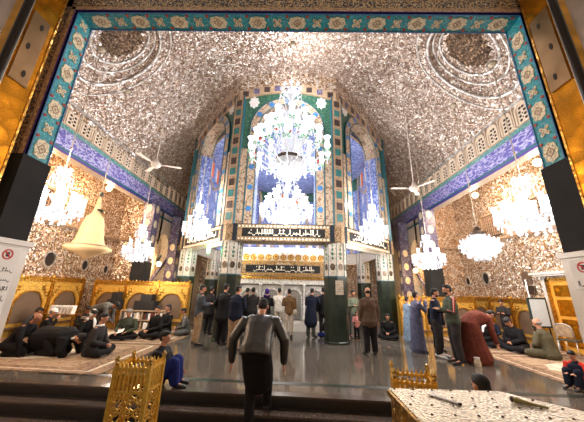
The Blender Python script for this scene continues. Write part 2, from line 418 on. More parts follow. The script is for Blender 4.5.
# side walls: tile band and pierced gallery over a wide opening, then a niche bay, then plain bay
def side_wall(side):
    X = XL if side < 0 else XR
    fr = Fr((X, 0, 0), (0, 1, 0), (0, 0, 1), (-side, 0, 0))
    nm = 'left' if side < 0 else 'right'
    T = -.45
    YE = 12.75 if side < 0 else 12.95           # end of the opening
    mb = MB()
    mb.fbox(fr, 2.54, 20.3, 5.62, 7.25, T, 0)                                 # beam over the opening
    mb.fbox(fr, 2.54, 2.9, 0, 5.62, T, 0)
    # niche bay from YE to 19 with an arched niche
    c = YE + 1.4; w = .62
    mb.fbox(fr, YE, c - w, 0, 5.62, T, 0); mb.fbox(fr, c + w, 20.3, 0, 5.62, T, 0)
    A = [(c + w * math.cos(PI * i / 16), 3.6 + .85 * math.sin(PI * i / 16)) for i in range(17)]
    mb.strip(fr, A, [(a, 5.62) for a, b in A], T, 0)
    mb.fbox(fr, c - w, c + w, 0, 4.6, T - .05, T + .05, 1)
    struct(mb.build('wall_' + nm, ['pier_tile', 'mirror_warm']))
    # tile lines
    global TR
    mb = MB()
    mb.fbox(fr, 2.56, 19, 5.70, 6.28, .0, .03, 0)
    for a, b, m_ in ((5.62, 5.70, 2), (6.28, 6.34, 1), (5.56, 5.62, 3), (6.34, 6.42, 1)):
        mb.fbox(fr, 2.56, 19, a, b, 0, .045, m_)
    mb.fbox(fr, 2.56, 19, 7.14, 7.26, 0, .10, 4); mb.fbox(fr, 2.56, 19, 7.30, 7.36, -.02, .16, 4)
    struct(mb.build('trim_%d' % TR, ['script_tile', 'border_green', 'teal_line', 'purple_line', 'mirror_trim']), 'blue and violet script tile band along the %s gallery' % nm); TR += 1
    # gallery of pierced arched panels
    mb = MB()
    y = 3.0
    mb.fbox(fr, 2.56, 19, 6.42, 7.14, 0, .05, 0)
    while y < 18.5:
        wv = .19
        A = [(y + wv * math.cos(t), 6.88 + .20 * math.sin(t)) for t in [PI * i / 8 for i in range(9)]]
        outl = [(y + wv, 6.47)] + A + [(y - wv, 6.47)]
        o2 = [(y + (a - y) * 1.22, b + (.04 if b > 6.9 else 0)) for a, b in outl]
        mb.strip(fr, outl, o2, .05, .10, 1)
        mb.poly(fr, outl, .05, .06, 1)
        for r_ in range(4):
            zc = 6.56 + r_ * .13
            for dx in (-.085, .085):
                if r_ == 3: dx *= .6
                mb.poly(fr, [(y + dx + .052 * math.cos(a_ * PI / 3), zc + .045 * math.sin(a_ * PI / 3)) for a_ in range(6)], .06, .064, 2)
        mb.poly(fr, [(y + .03 * math.cos(a_ * PI / 2), 6.625 + .03 * math.sin(a_ * PI / 2)) for a_ in range(4)], .06, .064, 2)
        mb.poly(fr, [(y + .03 * math.cos(a_ * PI / 2), 6.755 + .03 * math.sin(a_ * PI / 2)) for a_ in range(4)], .06, .064, 2)
        mb.fbox(fr, y + .275, y + .305, 6.42, 7.14, .05, .11, 1)
        y += .58
    struct(mb.build('trim_%d' % TR, ['lattice_brown', 'lattice_cream', 'hole']), 'pierced arcaded gallery strip on the %s wall' % nm); TR += 1
    # niche frame, tiled
    mb = MB()
    A0 = [(c + w, 1.9)] + A + [(c - w, 1.9)]
    O0 = [(c + (a - c) * 1.28, b + (.12 if b > 3.7 else 0)) for a, b in A0]
    mb.strip(fr, A0, O0, 0, .06, 0)
    I0 = [(c + (a - c) * .86, b - (.06 if b > 3.7 else 0)) for a, b in A0]
    mb.strip(fr, I0, A0, T + .1, T + .14, 1)
    mb.fbox(fr, c - 1.05, c - .95, 1.9, 5.2, 0, .03, 1); mb.fbox(fr, c + .95, c + 1.05, 1.9, 5.2, 0, .03, 1); mb.fbox(fr, c - 1.05, c + 1.05, 5.2, 5.3, 0, .03, 1)
    struct(mb.build('trim_%d' % TR, ['mauve_tile', 'teal_line'])); TR += 1
side_wall(-1); side_wall(1)

# aisles behind the openings: mirrored outer walls with a moulding, grilles and round vents
def aisle(side):
    X = -9.4 if side < 0 else 8.8
    YF = 13.5 if side < 0 else 14.0
    nm = 'left' if side < 0 else 'right'
    fr = Fr((X, 0, 0), (0, 1, 0), (0, 0, 1), (-side, 0, 0))
    mb = MB(); mb.fbox(fr, 1.0, YF + .2, 0, 7.2, -.2, 0)
    struct(mb.build('wall_aisle_' + nm, 'mirror_warm'))
    f2 = Fr(((XL if side < 0 else XR) - side * -.0, YF, 0), (side, 0, 0), (0, 0, 1), (0, -1, 0))
    mb = MB(); mb.fbox(f2, 0, 2.3, 0, 7.2, -.2, 0)
    struct(mb.build('wall_aisle_end_' + nm, 'mirror_warm'))
    mb = MB(); mb.fbox(fr, 2.0, YF, 6.9, 7.1, 0, 2.2)
    struct(mb.build('ceiling', 'mirror_warm'))
    global TR
    mb = MB()
    mb.fbox(fr, 2.6, YF, 3.93, 4.03, 0, .12, 0); mb.fbox(fr, 2.6, YF, 3.86, 3.93, 0, .06, 1)
    mb.fbox(f2, 0, 2.1, 3.93, 4.03, 0, .12, 0)
    struct(mb.build('trim_%d' % TR, ['buff_tile', 'lattice_brown'])); TR += 1
    # screened windows above the moulding
    for i, yc in enumerate((6.2, 8.7, 11.4)):
        mb = MB()
        mb.fbox(fr, yc - .55, yc + .55, 4.12, 5.1, 0, .03, 0)
        for q in range(9):
            mb.fbox(fr, yc - .5 + q * .12, yc - .46 + q * .12, 4.15, 5.07, .03, .06, 1)
        for q in range(7): mb.fbox(fr, yc - .52, yc + .52, 4.2 + q * .14, 4.23 + q * .14, .03, .06, 1)
        mb.fbox(fr, yc - .62, yc - .55, 4.08, 5.16, 0, .09, 2); mb.fbox(fr, yc + .55, yc + .62, 4.08, 5.16, 0, .09, 2); mb.fbox(fr, yc - .62, yc + .62, 5.1, 5.18, 0, .09, 2)
        struct(mb.build('window_%d' % (i + (1 if side < 0 else 4)), ['hole', 'lattice_brown', 'buff_tile']))
aisle(-1); aisle(1)
def oculus(side, y, z, rw, rh, label):
    X = -9.4 if side < 0 else 8.8
    fr = Fr((X, 0, 0), (0, 1, 0), (0, 0, 1), (-side, 0, 0))
    t = thing('round_vent', label, 'vent', (X, y, z)); f = Fr((0, 0, 0), fr.u, fr.v, fr.n)
    P0 = [(rw * math.cos(2 * PI * i / 20), rh * math.sin(2 * PI * i / 20)) for i in range(21)]
    mb = MB(); mb.strip(f, [(a * .95, b * .95) for a, b in P0], [(a * 1.22, b * 1.22) for a, b in P0], 0.0, .06); mb.build('rim', 'mirror_trim', t)
    mb = MB(); mb.poly(f, P0[:-1], 0.0, .02); mb.build('opening', 'hole', t)
for y, z, r, l in ((9.9, 2.55, .22, 'largest dark round vent in the left mirrored wall, nearest the camera'), (11.65, 2.48, .17, 'dark round vent in the left mirrored wall, middle of the row'), (13.0, 2.4, .15, 'small dark round vent in the left mirrored wall by the corner')):
    oculus(-1, y, z, r, r * 1.25, l)
for y, z, r, l in ((12.39, 2.36, .20, 'white rimmed oval vent in the right mirrored wall'), (13.7, 2.26, .15, 'small oval vent far along the right mirrored wall')):
    oculus(1, y, z, r, r * 1.3, l)

# pillars at the end of the side openings: tiled, wrapped with black cloth low down
def pillar(x, y, label, w=.55, dado='black_cloth', z0=1.5, z1=2.75):
    t = thing('tiled_pillar', label, 'pillar', (x, y, 0))
    mb = MB(); mb.box((0, 0, (z1 + 5.62) / 2), (w, w, 5.62 - z1), 0)
    for zz in (z1 + .35, z1 + 1.1, z1 + 1.85, z1 + 2.6):
        for s_ in (-1, 1):
            fr = Fr((0, 0, 0), (1, 0, 0), (0, 0, 1), (0, s_, 0))
            mb.poly(fr, [(.14 * math.cos(a * PI / 6), zz + .2 * math.sin(a * PI / 6)) for a in range(12)], w / 2, w / 2 + .01, 1)
            fr = Fr((0, 0, 0), (0, 1, 0), (0, 0, 1), (s_, 0, 0))
            mb.poly(fr, [(.14 * math.cos(a * PI / 6), zz + .2 * math.sin(a * PI / 6)) for a in range(12)], w / 2, w / 2 + .01, 1)
    mb.build('shaft', ['mauve_tile', 'cream_tile'], t)
    mb = MB(); mb.box((0, 0, (z1 + z0) / 2), (w + .06, w + .06, z1 - z0)); mb.build('cloth_wrap', dado, t)
    mb = MB(); mb.box((0, 0, z0 / 2), (w, w, z0)); mb.build('base', 'gold_panel', t)
pillar(-7.25, 12.42, 'tiled pillar wrapped in black cloth at the end of the left opening')
pillar(6.5, 12.6, 'tiled pillar wrapped in black cloth at the end of the right opening')
pillar(-7.0, 14.9, 'violet tiled pillar beyond the arched niche on the left', .5, 'cream_floral', 0.3, 1.2)
pillar(6.3, 15.3, 'violet tiled pillar beyond the arched niche on the right', .5, 'cream_floral', 0.3, 1.2)

# ------------------------------------------------------------------ entrance portal
mb = MB(); PX0, PX1, PZ, PF, PB = -2.75, 2.65, 4.87, 2.31, 2.54
mb.box((-6.4, (PF + PB) / 2, 5.0), (7.3, PB - PF, 11.2)); mb.box((6.3, (PF + PB) / 2, 5.0), (7.3, PB - PF, 11.2)); mb.box(((PX0 + PX1) / 2, (PF + PB) / 2, 7.74), (PX1 - PX0, PB - PF, 5.72))
struct(mb.build('wall_front', 'plaster'))
def medallion(mb, fr, a, b, s, mi, mi2):
    pts = []
    for i in range(48):
        t = 2 * PI * i / 48
        r = s * (1 + .07 * math.cos(8 * t)) / (abs(math.cos(t)) ** 2.6 + abs(math.sin(t)) ** 2.6) ** .30
        pts.append((a + r * math.cos(t) * 1.12, b + r * math.sin(t) * .80))
    mb.poly(fr, pts, 0, .008, mi)
    ring = [(a + .50 * s * (1 + .15 * math.cos(4 * 2 * PI * i / 32)) * math.cos(2 * PI * i / 32), b + .42 * s * (1 + .15 * math.cos(4 * 2 * PI * i / 32)) * math.sin(2 * PI * i / 32)) for i in range(33)]
    mb.strip(fr, ring, [(a + (x - a) * .72, b + (y - b) * .72) for x, y in ring], .008, .011, mi2)
    mb.poly(fr, [(a + .15 * s * math.cos(i * PI / 4), b + .15 * s * math.sin(i * PI / 4)) for i in range(8)], .008, .011, mi2)
def flower(mb, fr, a, b, s, mi, mi2):
    for q in range(4):
        t0 = PI / 4 + q * PI / 2
        cx, cy = a + .52 * s * math.cos(t0), b + .52 * s * math.sin(t0)
        mb.poly(fr, [(cx + .42 * s * math.cos(t) * math.cos(t0) - .28 * s * math.sin(t) * math.sin(t0), cy + .42 * s * math.cos(t) * math.sin(t0) + .28 * s * math.sin(t) * math.cos(t0)) for t in [2 * PI * i / 12 for i in range(12)]], 0, .008, mi)
        mb.poly(fr, [(cx + .14 * s * math.cos(i * PI / 3), cy + .14 * s * math.sin(i * PI / 3)) for i in range(6)], .008, .011, mi2)
    mb.poly(fr, [(a + .2 * s * math.cos(i * PI / 3), b + .2 * s * math.sin(i * PI / 3)) for i in range(6)], 0, .008, mi)
def teal_band(fr, L0, L1, W, label, first=0.0, step=.33):
    global TR
    mb = MB(); mb.fbox(fr, L0, L1, 0, W, 0, .02, 0)
    f = Fr(fr.p(0, 0, .02), fr.u, fr.v, fr.n)
    n = 0; a = L0 + first
    while a < L1 - .06:
        (medallion if n % 2 == 0 else flower)(mb, f, a, W / 2, .094 if n % 2 == 0 else .072, 1, 2)
        for s_ in (-1, 1):
            b_ = W / 2 + s_ * W * .34; cx = a + step / 4
            mb.poly(f, [(cx + .020 * math.cos(i * PI / 3), b_ + .020 * math.sin(i * PI / 3)) for i in range(6)], 0, .006, 3)
        a += step / 2; n += 1
    mb.fbox(fr, L0, L1, 0, .012, 0, .028, 4); mb.fbox(fr, L0, L1, W - .012, W, 0, .028, 4)
    struct(mb.build('trim_%d' % TR, ['teal_tile', 'cream_tile', 'lattice_brown', 'flower_red', 'azure']), label); TR += 1
W = PB - PF
teal_band(Fr((PX0, PF, 0), (0, 0, 1), (0, 1, 0), (1, 0, 0)), 2.89, PZ, W, 'teal tile band with cream medallions up the left jamb', .13, .50)
teal_band(Fr((PX1, PF, 0), (0, 0, 1), (0, 1, 0), (-1, 0, 0)), 2.95, PZ, W, 'teal tile band with cream medallions up the right jamb', .13, .50)
teal_band(Fr((0, PF, PZ), (1, 0, 0), (0, 1, 0), (0, 0, -1)), PX0, PX1, W, 'teal tile band with cream medallions across the portal head', .24, .495)
# frontal bands round the portal: violet line, brown floral, black floral
fr = Fr((0, PF, 0), (1, 0, 0), (0, 0, 1), (0, -1, 0)); mb = MB()
for s_, x0, zb in ((-1, PX0, 2.89), (1, PX1, 2.95)):
    for a, b, m_, th in ((0, .010, 0, .01), (.010, .055, 1, .012), (.055, .062, 3, .015), (.062, .20, 2, .012), (.20, .215, 3, .015), (.215, .34, 1, .012)):
        q0, q1 = sorted((x0 + s_ * a, x0 + s_ * b)); mb.fbox(fr, q0, q1, zb, PZ + b, 0, th, m_)
        if s_ < 0: mb.fbox(fr, PX0 - b, PX1 + b, PZ + a, PZ + b, 0, th, m_)
struct(mb.build('trim_%d' % TR, ['purple_line', 'brown_floral', 'black_floral', 'buff_tile'])); TR += 1
# jamb foot: black cloth tied round the jamb, white marble below with notices
for s_, x0, nm, zt in ((-1, PX0, 'left', 2.89), (1, PX1, 'right', 2.95)):
    mb = MB()
    mb.box((x0 + s_ * .19, (PF + PB) / 2, (zt + 2.05) / 2), (.44, W + .07, zt - 2.05))
    tag(mb.build('black_drape', 'black_cloth'), 'black mourning cloth wrapped round the %s jamb of the entrance portal' % nm, 'cloth', 'mourning cloths on the portal jambs' )
    mb = MB(); mb.box((x0 + s_ * .2, (PF + PB) / 2 + .03, .77), (.44, W + .12, 2.56)); mb.box((x0 + s_ * .2, (PF + PB) / 2 + .03, 2.03), (.48, W + .16, .05))
    struct(mb.build('trim_%d' % TR, 'white_marble')); TR += 1
def strokes(mb, fr, a0, a1, b0, b1, c, mi, rnd, dens=1.0):
    """a line of flowing script: uprights, bowls, teeth and dots"""
    h = b1 - b0; a = a1; base = b0 + h * .3; t = h * .10
    while a > a0 + h * .3:
        k = rnd.choice('ulbtbudlt'); wd = h * rnd.uniform(.28, .55) / dens
        if k in 'ul':
            mb.poly(fr, [(a - t, base), (a, base), (a - t * .3, b1), (a - t * 1.4, b1 - h * .05)], 0, c, mi)
            mb.fbox(fr, a - wd * .6, a, base - t * .4, base + t * .5, 0, c, mi); a -= wd * .6
        elif k == 'b':
            P0 = [(a - wd * .5 + wd * .5 * math.cos(q), base - h * .22 * math.sin(q)) for q in [PI * i / 6 for i in range(7)]]
            mb.strip(fr, P0, [(x, y - t * (.5 + .6 * math.sin(PI * i / 6))) for i, (x, y) in enumerate(P0)], 0, c, mi); a -= wd
        elif k == 't':
            mb.fbox(fr, a - wd, a, base - t * .4, base + t * .6, 0, c, mi)
            mb.fbox(fr, a - wd * .5 - t * .4, a - wd * .5 + t * .4, base, base + h * .25, 0, c, mi); a -= wd
        else:
            mb.poly(fr, [(a - wd * .5 + t * math.cos(q * PI / 2), b1 - h * .2 + t * math.sin(q * PI / 2)) for q in range(4)], 0, c, mi)
            mb.fbox(fr, a - wd * .7, a, base - t * .3, base + t * .4, 0, c, mi); a -= wd * .7
        if rnd.random() < .35:
            mb.poly(fr, [(a + wd * .4 + t * .7 * math.cos(q * PI / 2), b0 + t + t * .7 * math.sin(q * PI / 2)) for q in range(4)], 0, c, mi)
def notice(s_, x0, y, z0, z1, wd, label):
    t = thing('notice', label, 'sign', (x0, y, z0))
    f = Fr((0, 0, 0), (0, -s_, 0), (0, 0, 1), (-s_, 0, 0)); H = z1 - z0
    mb = MB(); mb.fbox(f, -wd / 2, wd / 2, 0, H, .0, .008); mb.build('sheet', 'paper', t)
    mb = MB(); r = wd * .22; zc = H - wd * .32; ring = [(r * math.cos(2 * PI * i / 24), zc + r * math.sin(2 * PI * i / 24)) for i in range(25)]
    mb.strip(f, ring, [(a * .76, zc + (b - zc) * .76) for a, b in ring], .008, .011)
    mb.poly(f, [(-r * .66, zc + r * .5), (-r * .5, zc + r * .66), (r * .66, zc - r * .5), (r * .5, zc - r * .66)], .011, .013)
    mb.build('prohibition_ring', 'red_ink', t)
    mb = MB(); mb.fbox(f, -r * .30, r * .30, zc - r * .45, zc + r * .45, .008, .0105)
    rn = random.Random(5)
    n = 6 if H > .5 else 1
    for q in range(n): strokes(mb, f, -wd * (.42 - .04 * (q % 3)), wd * .42, zc - r - .12 - q * .085, zc - r - .07 - q * .085, .010, 0, rn)
    mb.build('lettering', 'ink', t)
notice(-1, PX0 + .021, 2.44, 1.28, 1.98, .22, 'white notice with red prohibition sign and lines of handwriting on left jamb')
notice(1, PX1 - .021, 2.44, 1.72, 1.98, .22, 'small white notice with red ring no-camera sign on right jamb')

# gilded door jambs with brass hinges and open door leaves
for s_, x0, y0, y1, hz0, hz1, hy0, hy1, nm in ((-1, -2.70, 1.86, 2.15, 3.49, 4.31, 1.90, 2.07, 'left'), (1, 2.60, 1.98, 2.26, 3.64, 4.58, 2.02, 2.22, 'right')):
    t = thing('golden_door_jamb', 'golden sheathed door jamb with a brass hinge plate on the %s of the entrance' % nm, 'door jamb', (x0, 0, LOW))
    mb = MB(); mb.box((s_ * .22, (y0 + y1) / 2, 2.95), (.44, y1 - y0, 5.9)); mb.build('jamb_sheet', 'gold_door', t)
    mb = MB(); mb.box((s_ * .004, y1 - .012, 2.95), (.02, .02, 5.9)); mb.build('edge_bead', 'gold', t)
    h = MB(); h.box((-s_ * .006, (hy0 + hy1) / 2, (hz0 + hz1) / 2 - LOW), (.016, hy1 - hy0, hz1 - hz0)); hp = h.build('hinge_plate', 'hinge_brass', t)
    for q in range(3):
        f = Fr((-s_ * .014, (hy0 + hy1) / 2 + (.03 if q % 2 else -.02) * -s_ * s_, hz0 - LOW + (hz1 - hz0) * (.14 + .36 * q)), (0, 1, 0), (0, 0, 1), (-s_, 0, 0))
        P0 = [(.016 * math.cos(2 * PI * i / 12), .038 * math.sin(2 * PI * i / 12)) for i in range(12)]
        m2 = MB(); m2.poly(f, P0, 0, .004); m2.build('screw_hole', 'hole', hp)
    mb = MB(); ky = y0 - .03
    mb.tube([(-s_ * .012, ky, 0), (-s_ * .012, ky, 5.9)], [.032, .032], 12, cap=False); mb.build('hinge_knuckle', 'dark_metal', t, smooth=True)
    mb = MB(); mb.tube([(-s_ * .035, ky + .022, .1), (-s_ * .035, ky + .022, 5.8)], [.006, .006], 8, cap=False); mb.build('hinge_pin', 'steel', t, smooth=True)
    t2 = thing('open_door_leaf', 'grey-brown metal door leaf folded back beyond the hinge on the %s' % nm, 'door', (x0, ky - .05, LOW))
    mb = MB(); mb.box((s_ * .03, -.36, 2.95), (.06, .66, 5.9)); mb.build('leaf', 'grey_leaf', t2)
    mb = MB(); pts = [(-s_ * .03, -.16 + .045 * math.cos(2 * PI * i / 16), 4.42 + .06 * math.sin(2 * PI * i / 16)) for i in range(17)]
    mb.tube(pts, [.008] * 17, 6, cap=False); mb.build('ring_ornament', 'dark_metal', t2, smooth=True)

# ------------------------------------------------------------------ the octagonal drum over the shrine
OC = V((-0.45, 14.1, 0)); AP = 4.9; SD = AP * 2 * math.tan(PI / 8)
def oct_frame(i, ap=AP):
    a = -PI / 2 + i * PI / 4
    n = V((math.cos(a), math.sin(a), 0)); u = V((-math.sin(a), math.cos(a), 0))
    return Fr(OC + n * ap, u, (0, 0, 1), n)
ZB = 3.9
for i in range(8):
    fr = oct_frame(i); hw = SD / 2; T = -.55
    def top(a):
        p = fr.p(a, 0); return vault(p.x) + .05 if 3 < p.y else 9.9
    aw = 1.15; zs = 7.95; ah = 1.15                      # arch half width, spring, rise
    nA = 24
    arch = [(aw * math.cos(PI * q / nA), zs + ah * math.sin(PI * q / nA)) for q in range(nA + 1)]   # right to left
    mb = MB()
    xs = [-hw + (hw - aw) * q / 4 for q in range(5)]
    for sgn in (-1, 1):
        P = [(sgn * x, ZB) for x in xs]; Q = [(sgn * x, top(sgn * x)) for x in xs]
        mb.strip(fr, P, Q, T, 0)
    mb.strip(fr, arch, [(a, top(a)) for a, b in arch], T, 0)
    # inner lining of blue tile
    f2 = Fr(fr.p(0, 0, T - .005), fr.u, fr.v, -fr.n); hi = hw - .25
    for sgn in (-1, 1):
        mb.fbox(f2, min(sgn * aw, sgn * hi), max(sgn * aw, sgn * hi), ZB, zs, 0, .02, 1)
        mb.fbox(fr, min(sgn * aw, sgn * (aw - .015)), max(sgn * aw, sgn * (aw - .015)), ZB, zs, T, -.02, 1)
        for zz in (4.6, 5.6, 6.6):
            mb.poly(f2, [(sgn * 1.5 + .14 * math.cos(q * PI / 6), zz + .28 * math.sin(q * PI / 6)) for q in range(12)], .02, .03, 2)
    mb.strip(f2, arch, [(a, 9.0 if abs(a) > .9 else 9.15) if b < 8.8 else (a, b + .25) for a, b in arch], 0, .02, 1)
    mb.strip(f2, [(aw, ZB)] + arch + [(-aw, ZB)], [(aw + .2, ZB)] + [((aw + .2) * math.cos(PI * q / nA), zs + (ah + .2) * math.sin(PI * q / nA)) for q in range(nA + 1)] + [(-aw - .2, ZB)], .02, .05, 3)
    if i not in (0, 1, 7):           # blind arches on the far sides, with a stained light at the top
        f3 = Fr(fr.p(0, 0, T + .12), fr.u, fr.v, -fr.n)
        mb.poly(f3, [(aw, ZB)] + arch + [(-aw, ZB)], 0, .05, 1)
        for xx in (-.6, .6):
            for zz in (4.7, 5.8, 6.9): mb.poly(f3, [(xx + .16 * math.cos(q * PI / 6), zz + .32 * math.sin(q * PI / 6)) for q in range(12)], .05, .06, 2)
        P0 = [(-.9 + 1.8 * q / 12, 7.6 - .5 * math.sin(PI * q / 12)) for q in range(13)]
        mb.strip(f3, P0, [(x, z + .16) for x, z in P0], .05, .10, 3)
        for xx in (-.5, .5): mb.fbox(f3, xx - .16, xx + .16, 7.75, 8.7, .05, .08, 4); mb.fbox(f3, xx + .16, xx + .34, 7.75, 8.6, .05, .08, 2)
    nmz = ['front', 'front_right', 'right', 'back_right', 'back', 'back_left', 'left', 'front_left'][i]
    struct(mb.build('wall_drum_' + nmz, ['green_tile', 'blue_tile', 'white_tile', 'cream_floral', 'orange_glass']))
    # arch border of floral tile, teal line, ribs with dark and teal squares
    mb = MB()
    path = [(aw, ZB)] + arch + [(-aw, ZB)]
    RB = .33
    def off(d): return [(aw + d, ZB)] + [((aw + d) * math.cos(PI * q / nA), zs + (ah + d) * math.sin(PI * q / nA)) for q in range(nA + 1)] + [(-aw - d, ZB)]
    mb.strip(fr, path, off(RB), 0, .05, 0)
    mb.strip(fr, off(RB), off(RB + .04), 0, .07, 1)
    for sgn in (-1, 1): mb.fbox(fr, *sorted((sgn * (aw + RB), sgn * (hw - .2))), ZB, 7.0, 0, .045, 0)
    mb.strip(fr, [(a * .985, b - .012) for a, b in arch], arch, -.5, -.02, 0); mb.strip(fr, path, off(.03), .05, .07, 1)
    for q in range(5):
        for sgn in (-1, 1):
            c0 = (sgn * (aw + .18), 4.5 + q * .85)
            mb.poly(fr, [(c0[0] + .11 * math.cos(t * PI / 5), c0[1] + .11 * math.sin(t * PI / 5)) for t in range(10)], .05, .065, 2)
    for q in range(1, 6):
        t0 = PI * q / 6; c0 = ((aw + .18) * math.cos(t0), zs + (ah + .17) * math.sin(t0))
        mb.poly(fr, [(c0[0] + .12 * math.cos(t * PI / 5), c0[1] + .12 * math.sin(t * PI / 5)) for t in range(10)], .05, .065, 2)
    # cream cartouches in the spandrels
    for sgn in (-1, 1):
        cx, cz = sgn * 1.42, 9.22
        mb.poly(fr, [(cx + (.20 + .03 * math.cos(8 * t)) * math.cos(t), cz + (.26 + .04 * math.cos(8 * t)) * math.sin(t)) for t in [2 * PI * k_ / 32 for k_ in range(32)]], 0, .03, 3)
    # band of squares under the vault
    def tz(a):
        if i == 0: return 9.92 - .42 * (a / hw) ** 2
        if i in (1, 7):
            k_ = (a / hw + 1) / 2 if i == 1 else (1 - a / hw) / 2
            return 9.50 + (vault(fr.p(hw if i == 1 else -hw, 0).x) - .62 - 9.50) * k_ + .22 * (1 - (a / hw) ** 2)
        p = fr.p(a, 0); return min(9.5, vault(p.x) - .75)
    xs2 = [-hw + 2 * hw * q / 16 for q in range(17)]
    mb.strip(fr, [(x, tz(x) - .21) for x in xs2], [(x, tz(x) + .21) for x in xs2], 0, .08, 4)
    for q in range(9):
        x = -hw + .24 + (2 * hw - .48) * q / 8; mb.fbox(fr, x - .12, x + .12, tz(x) - .13, tz(x) + .13, .08, .095, 5 if q % 2 == 0 else 7)
    mb.strip(fr, [(x, tz(x) + .21) for x in xs2], [(x, top(x)) for x in xs2], 0, .04, 8)
    struct(mb.build('trim_%d' % TR, ['cream_floral', 'teal_line', 'azure', 'white_tile', 'buff_tile', 'brown_tile', 'teal_square', 'mauve_tile', 'mirror_warm'])); TR += 1
    # under-beam between piers
    mb = MB(); mb.fbox(fr, -hw, hw, 3.25, ZB, T + .1, -.30, 0); struct(mb.build('trim_%d' % TR, 'pier_tile')); TR += 1
# corner ribs of the drum: one column of dark and teal squares each
for i in range(8):
    a = -PI / 2 - PI / 8 + i * PI / 4; r = AP / math.cos(PI / 8)
    n_ = V((math.cos(a), math.sin(a), 0)); fr = Fr(V((OC.x, OC.y, 0)) + n_ * (r + .01), (-math.sin(a), math.cos(a), 0), (0, 0, 1), n_)
    zt = min(9.5, vault((OC + n_ * r).x) - .1 if (OC + n_ * r).y > 3 else 9.5)
    mb = MB(); mb.fbox(fr, -.21, .21, ZB, zt, -.25, .03, 0); mb.fbox(fr, -.235, -.21, ZB, zt, -.10, .04, 1); mb.fbox(fr, .21, .235, ZB, zt, -.10, .04, 1)
    q = 0; zz = ZB + .3
    while zz < zt - .15:
        mb.fbox(fr, -.12, .12, zz - .14, zz + .14, .03, .045, 2 if q % 2 else 3)
        for dx in (-.08, 0, .08): mb.fbox(fr, dx - .014, dx + .014, zz + .20, zz + .225, .03, .04, 2)
        zz += .45; q += 1
    struct(mb.build('trim_%d' % TR, ['buff_tile', 'teal_line', 'brown_tile', 'teal_square'])); TR += 1
mb = MB()
prof = [(4.45, 8.6), (4.3, 9.0), (3.8, 9.35), (2.8, 9.7), (1.5, 9.95), (.02, 10.05)]
def dome_pt(r, a, dz=0):
    for (r0, z0), (r1, z1) in zip(prof, prof[1:]):
        if r1 <= r <= r0: z = z0 + (z1 - z0) * (r0 - r) / (r0 - r1)
    return V((OC.x + r * math.cos(a), OC.y + r * math.sin(a), z - dz))
mb.lathe(prof[:3], (OC.x, OC.y, 0), 48, 0)
mb.lathe(prof[2:], (OC.x, OC.y, 0), 48, 1)
for rr, w_ in ((4.40, .07), (3.78, .10), (1.5, .06)): mb.tube([dome_pt(rr, 2 * PI * q / 48, .02) for q in range(49)], [w_] * 49, 6, cap=False, mi=2)
for q in range(16):
    a = 2 * PI * q / 16
    mb.ell(dome_pt(4.1, a, .0), (.24, .16, .05), 12, 6, 3, Matrix.Rotation(a, 3, 'Z') @ Matrix.Rotation(.35, 3, 'Y'))
    a += PI / 16
    if q % 2 == 0: mb.tube([dome_pt(4.4, a, .02), dome_pt(4.1, a + .06, .03), dome_pt(3.8, a + .2, .03)], [.06] * 3, 6, mi=2)
    if q % 2: 
        mb.ell(dome_pt(4.05, a, .0), (.30, .13, .06), 10, 6, 4, Matrix.Rotation(a, 3, 'Z') @ Matrix.Rotation(.35, 3, 'Y')); mb.ell(dome_pt(4.05, a + .07, .0), (.30, .09, .05), 10, 6, 3, Matrix.Rotation(a, 3, 'Z') @ Matrix.Rotation(.35, 3, 'Y'))
struct(mb.build('ceiling', ['blue_tile', 'mirror_dark', 'cream_floral', 'white_tile', 'orange_glass']))

# piers under the drum
PR = (AP - .34) / math.cos(PI / 8)
PN = ['front left', 'front right', 'right', 'back right side', 'back right', 'back left', 'back left side', 'left']
for i in range(8):
    a = -PI / 2 - PI / 8 + i * PI / 4
    x, y = OC.x + PR * math.cos(a), OC.y + PR * math.sin(a)
    t = thing('shrine_pier', 'octagonal shrine pier, green marble below and floral tile above, at the %s corner' % PN[i], 'pillar', (x, y, 0), a + PI / 8)
    mb = MB(); mb.lathe([(.44, .0), (.44, .06), (.41, .08), (.41, 2.10)], n=8); o = mb.build('marble_base', 'green_marble', t)
    mb = MB(); mb.lathe([(.42, 2.10), (.42, 2.14)], n=8); mb.build('teal_fillet', 'teal_line', t)
    mb = MB(); mb.lathe([(.39, 2.14), (.39, 3.84)], n=8)
    for q in range(8):
        b = PI / 8 + q * PI / 4; f = Fr((.39 * math.cos(PI / 8) * math.cos(b), .39 * math.cos(PI / 8) * math.sin(b), 0), (-math.sin(b), math.cos(b), 0), (0, 0, 1))
        f.n = V((math.cos(b), math.sin(b), 0))
        mb.poly(f, [(.09 * math.cos(s_ * PI / 6), 2.45 + .12 * math.sin(s_ * PI / 6)) for s_ in range(12)], 0, .01, 1)
        for zc, w_ in ((2.75, .05), (2.90, .07), (3.05, .045), (3.18, .025)): mb.poly(f, [(w_ * math.cos(s_ * PI / 2), zc + .07 * math.sin(s_ * PI / 2)) for s_ in range(4)], 0, .01, 2)
        mb.fbox(f, -.165, -.145, 2.14, ZB, 0, .012, 3)
    mb.build('tile_shaft', ['pier_tile', 'bronze', 'green_tile', 'teal_line'], t)
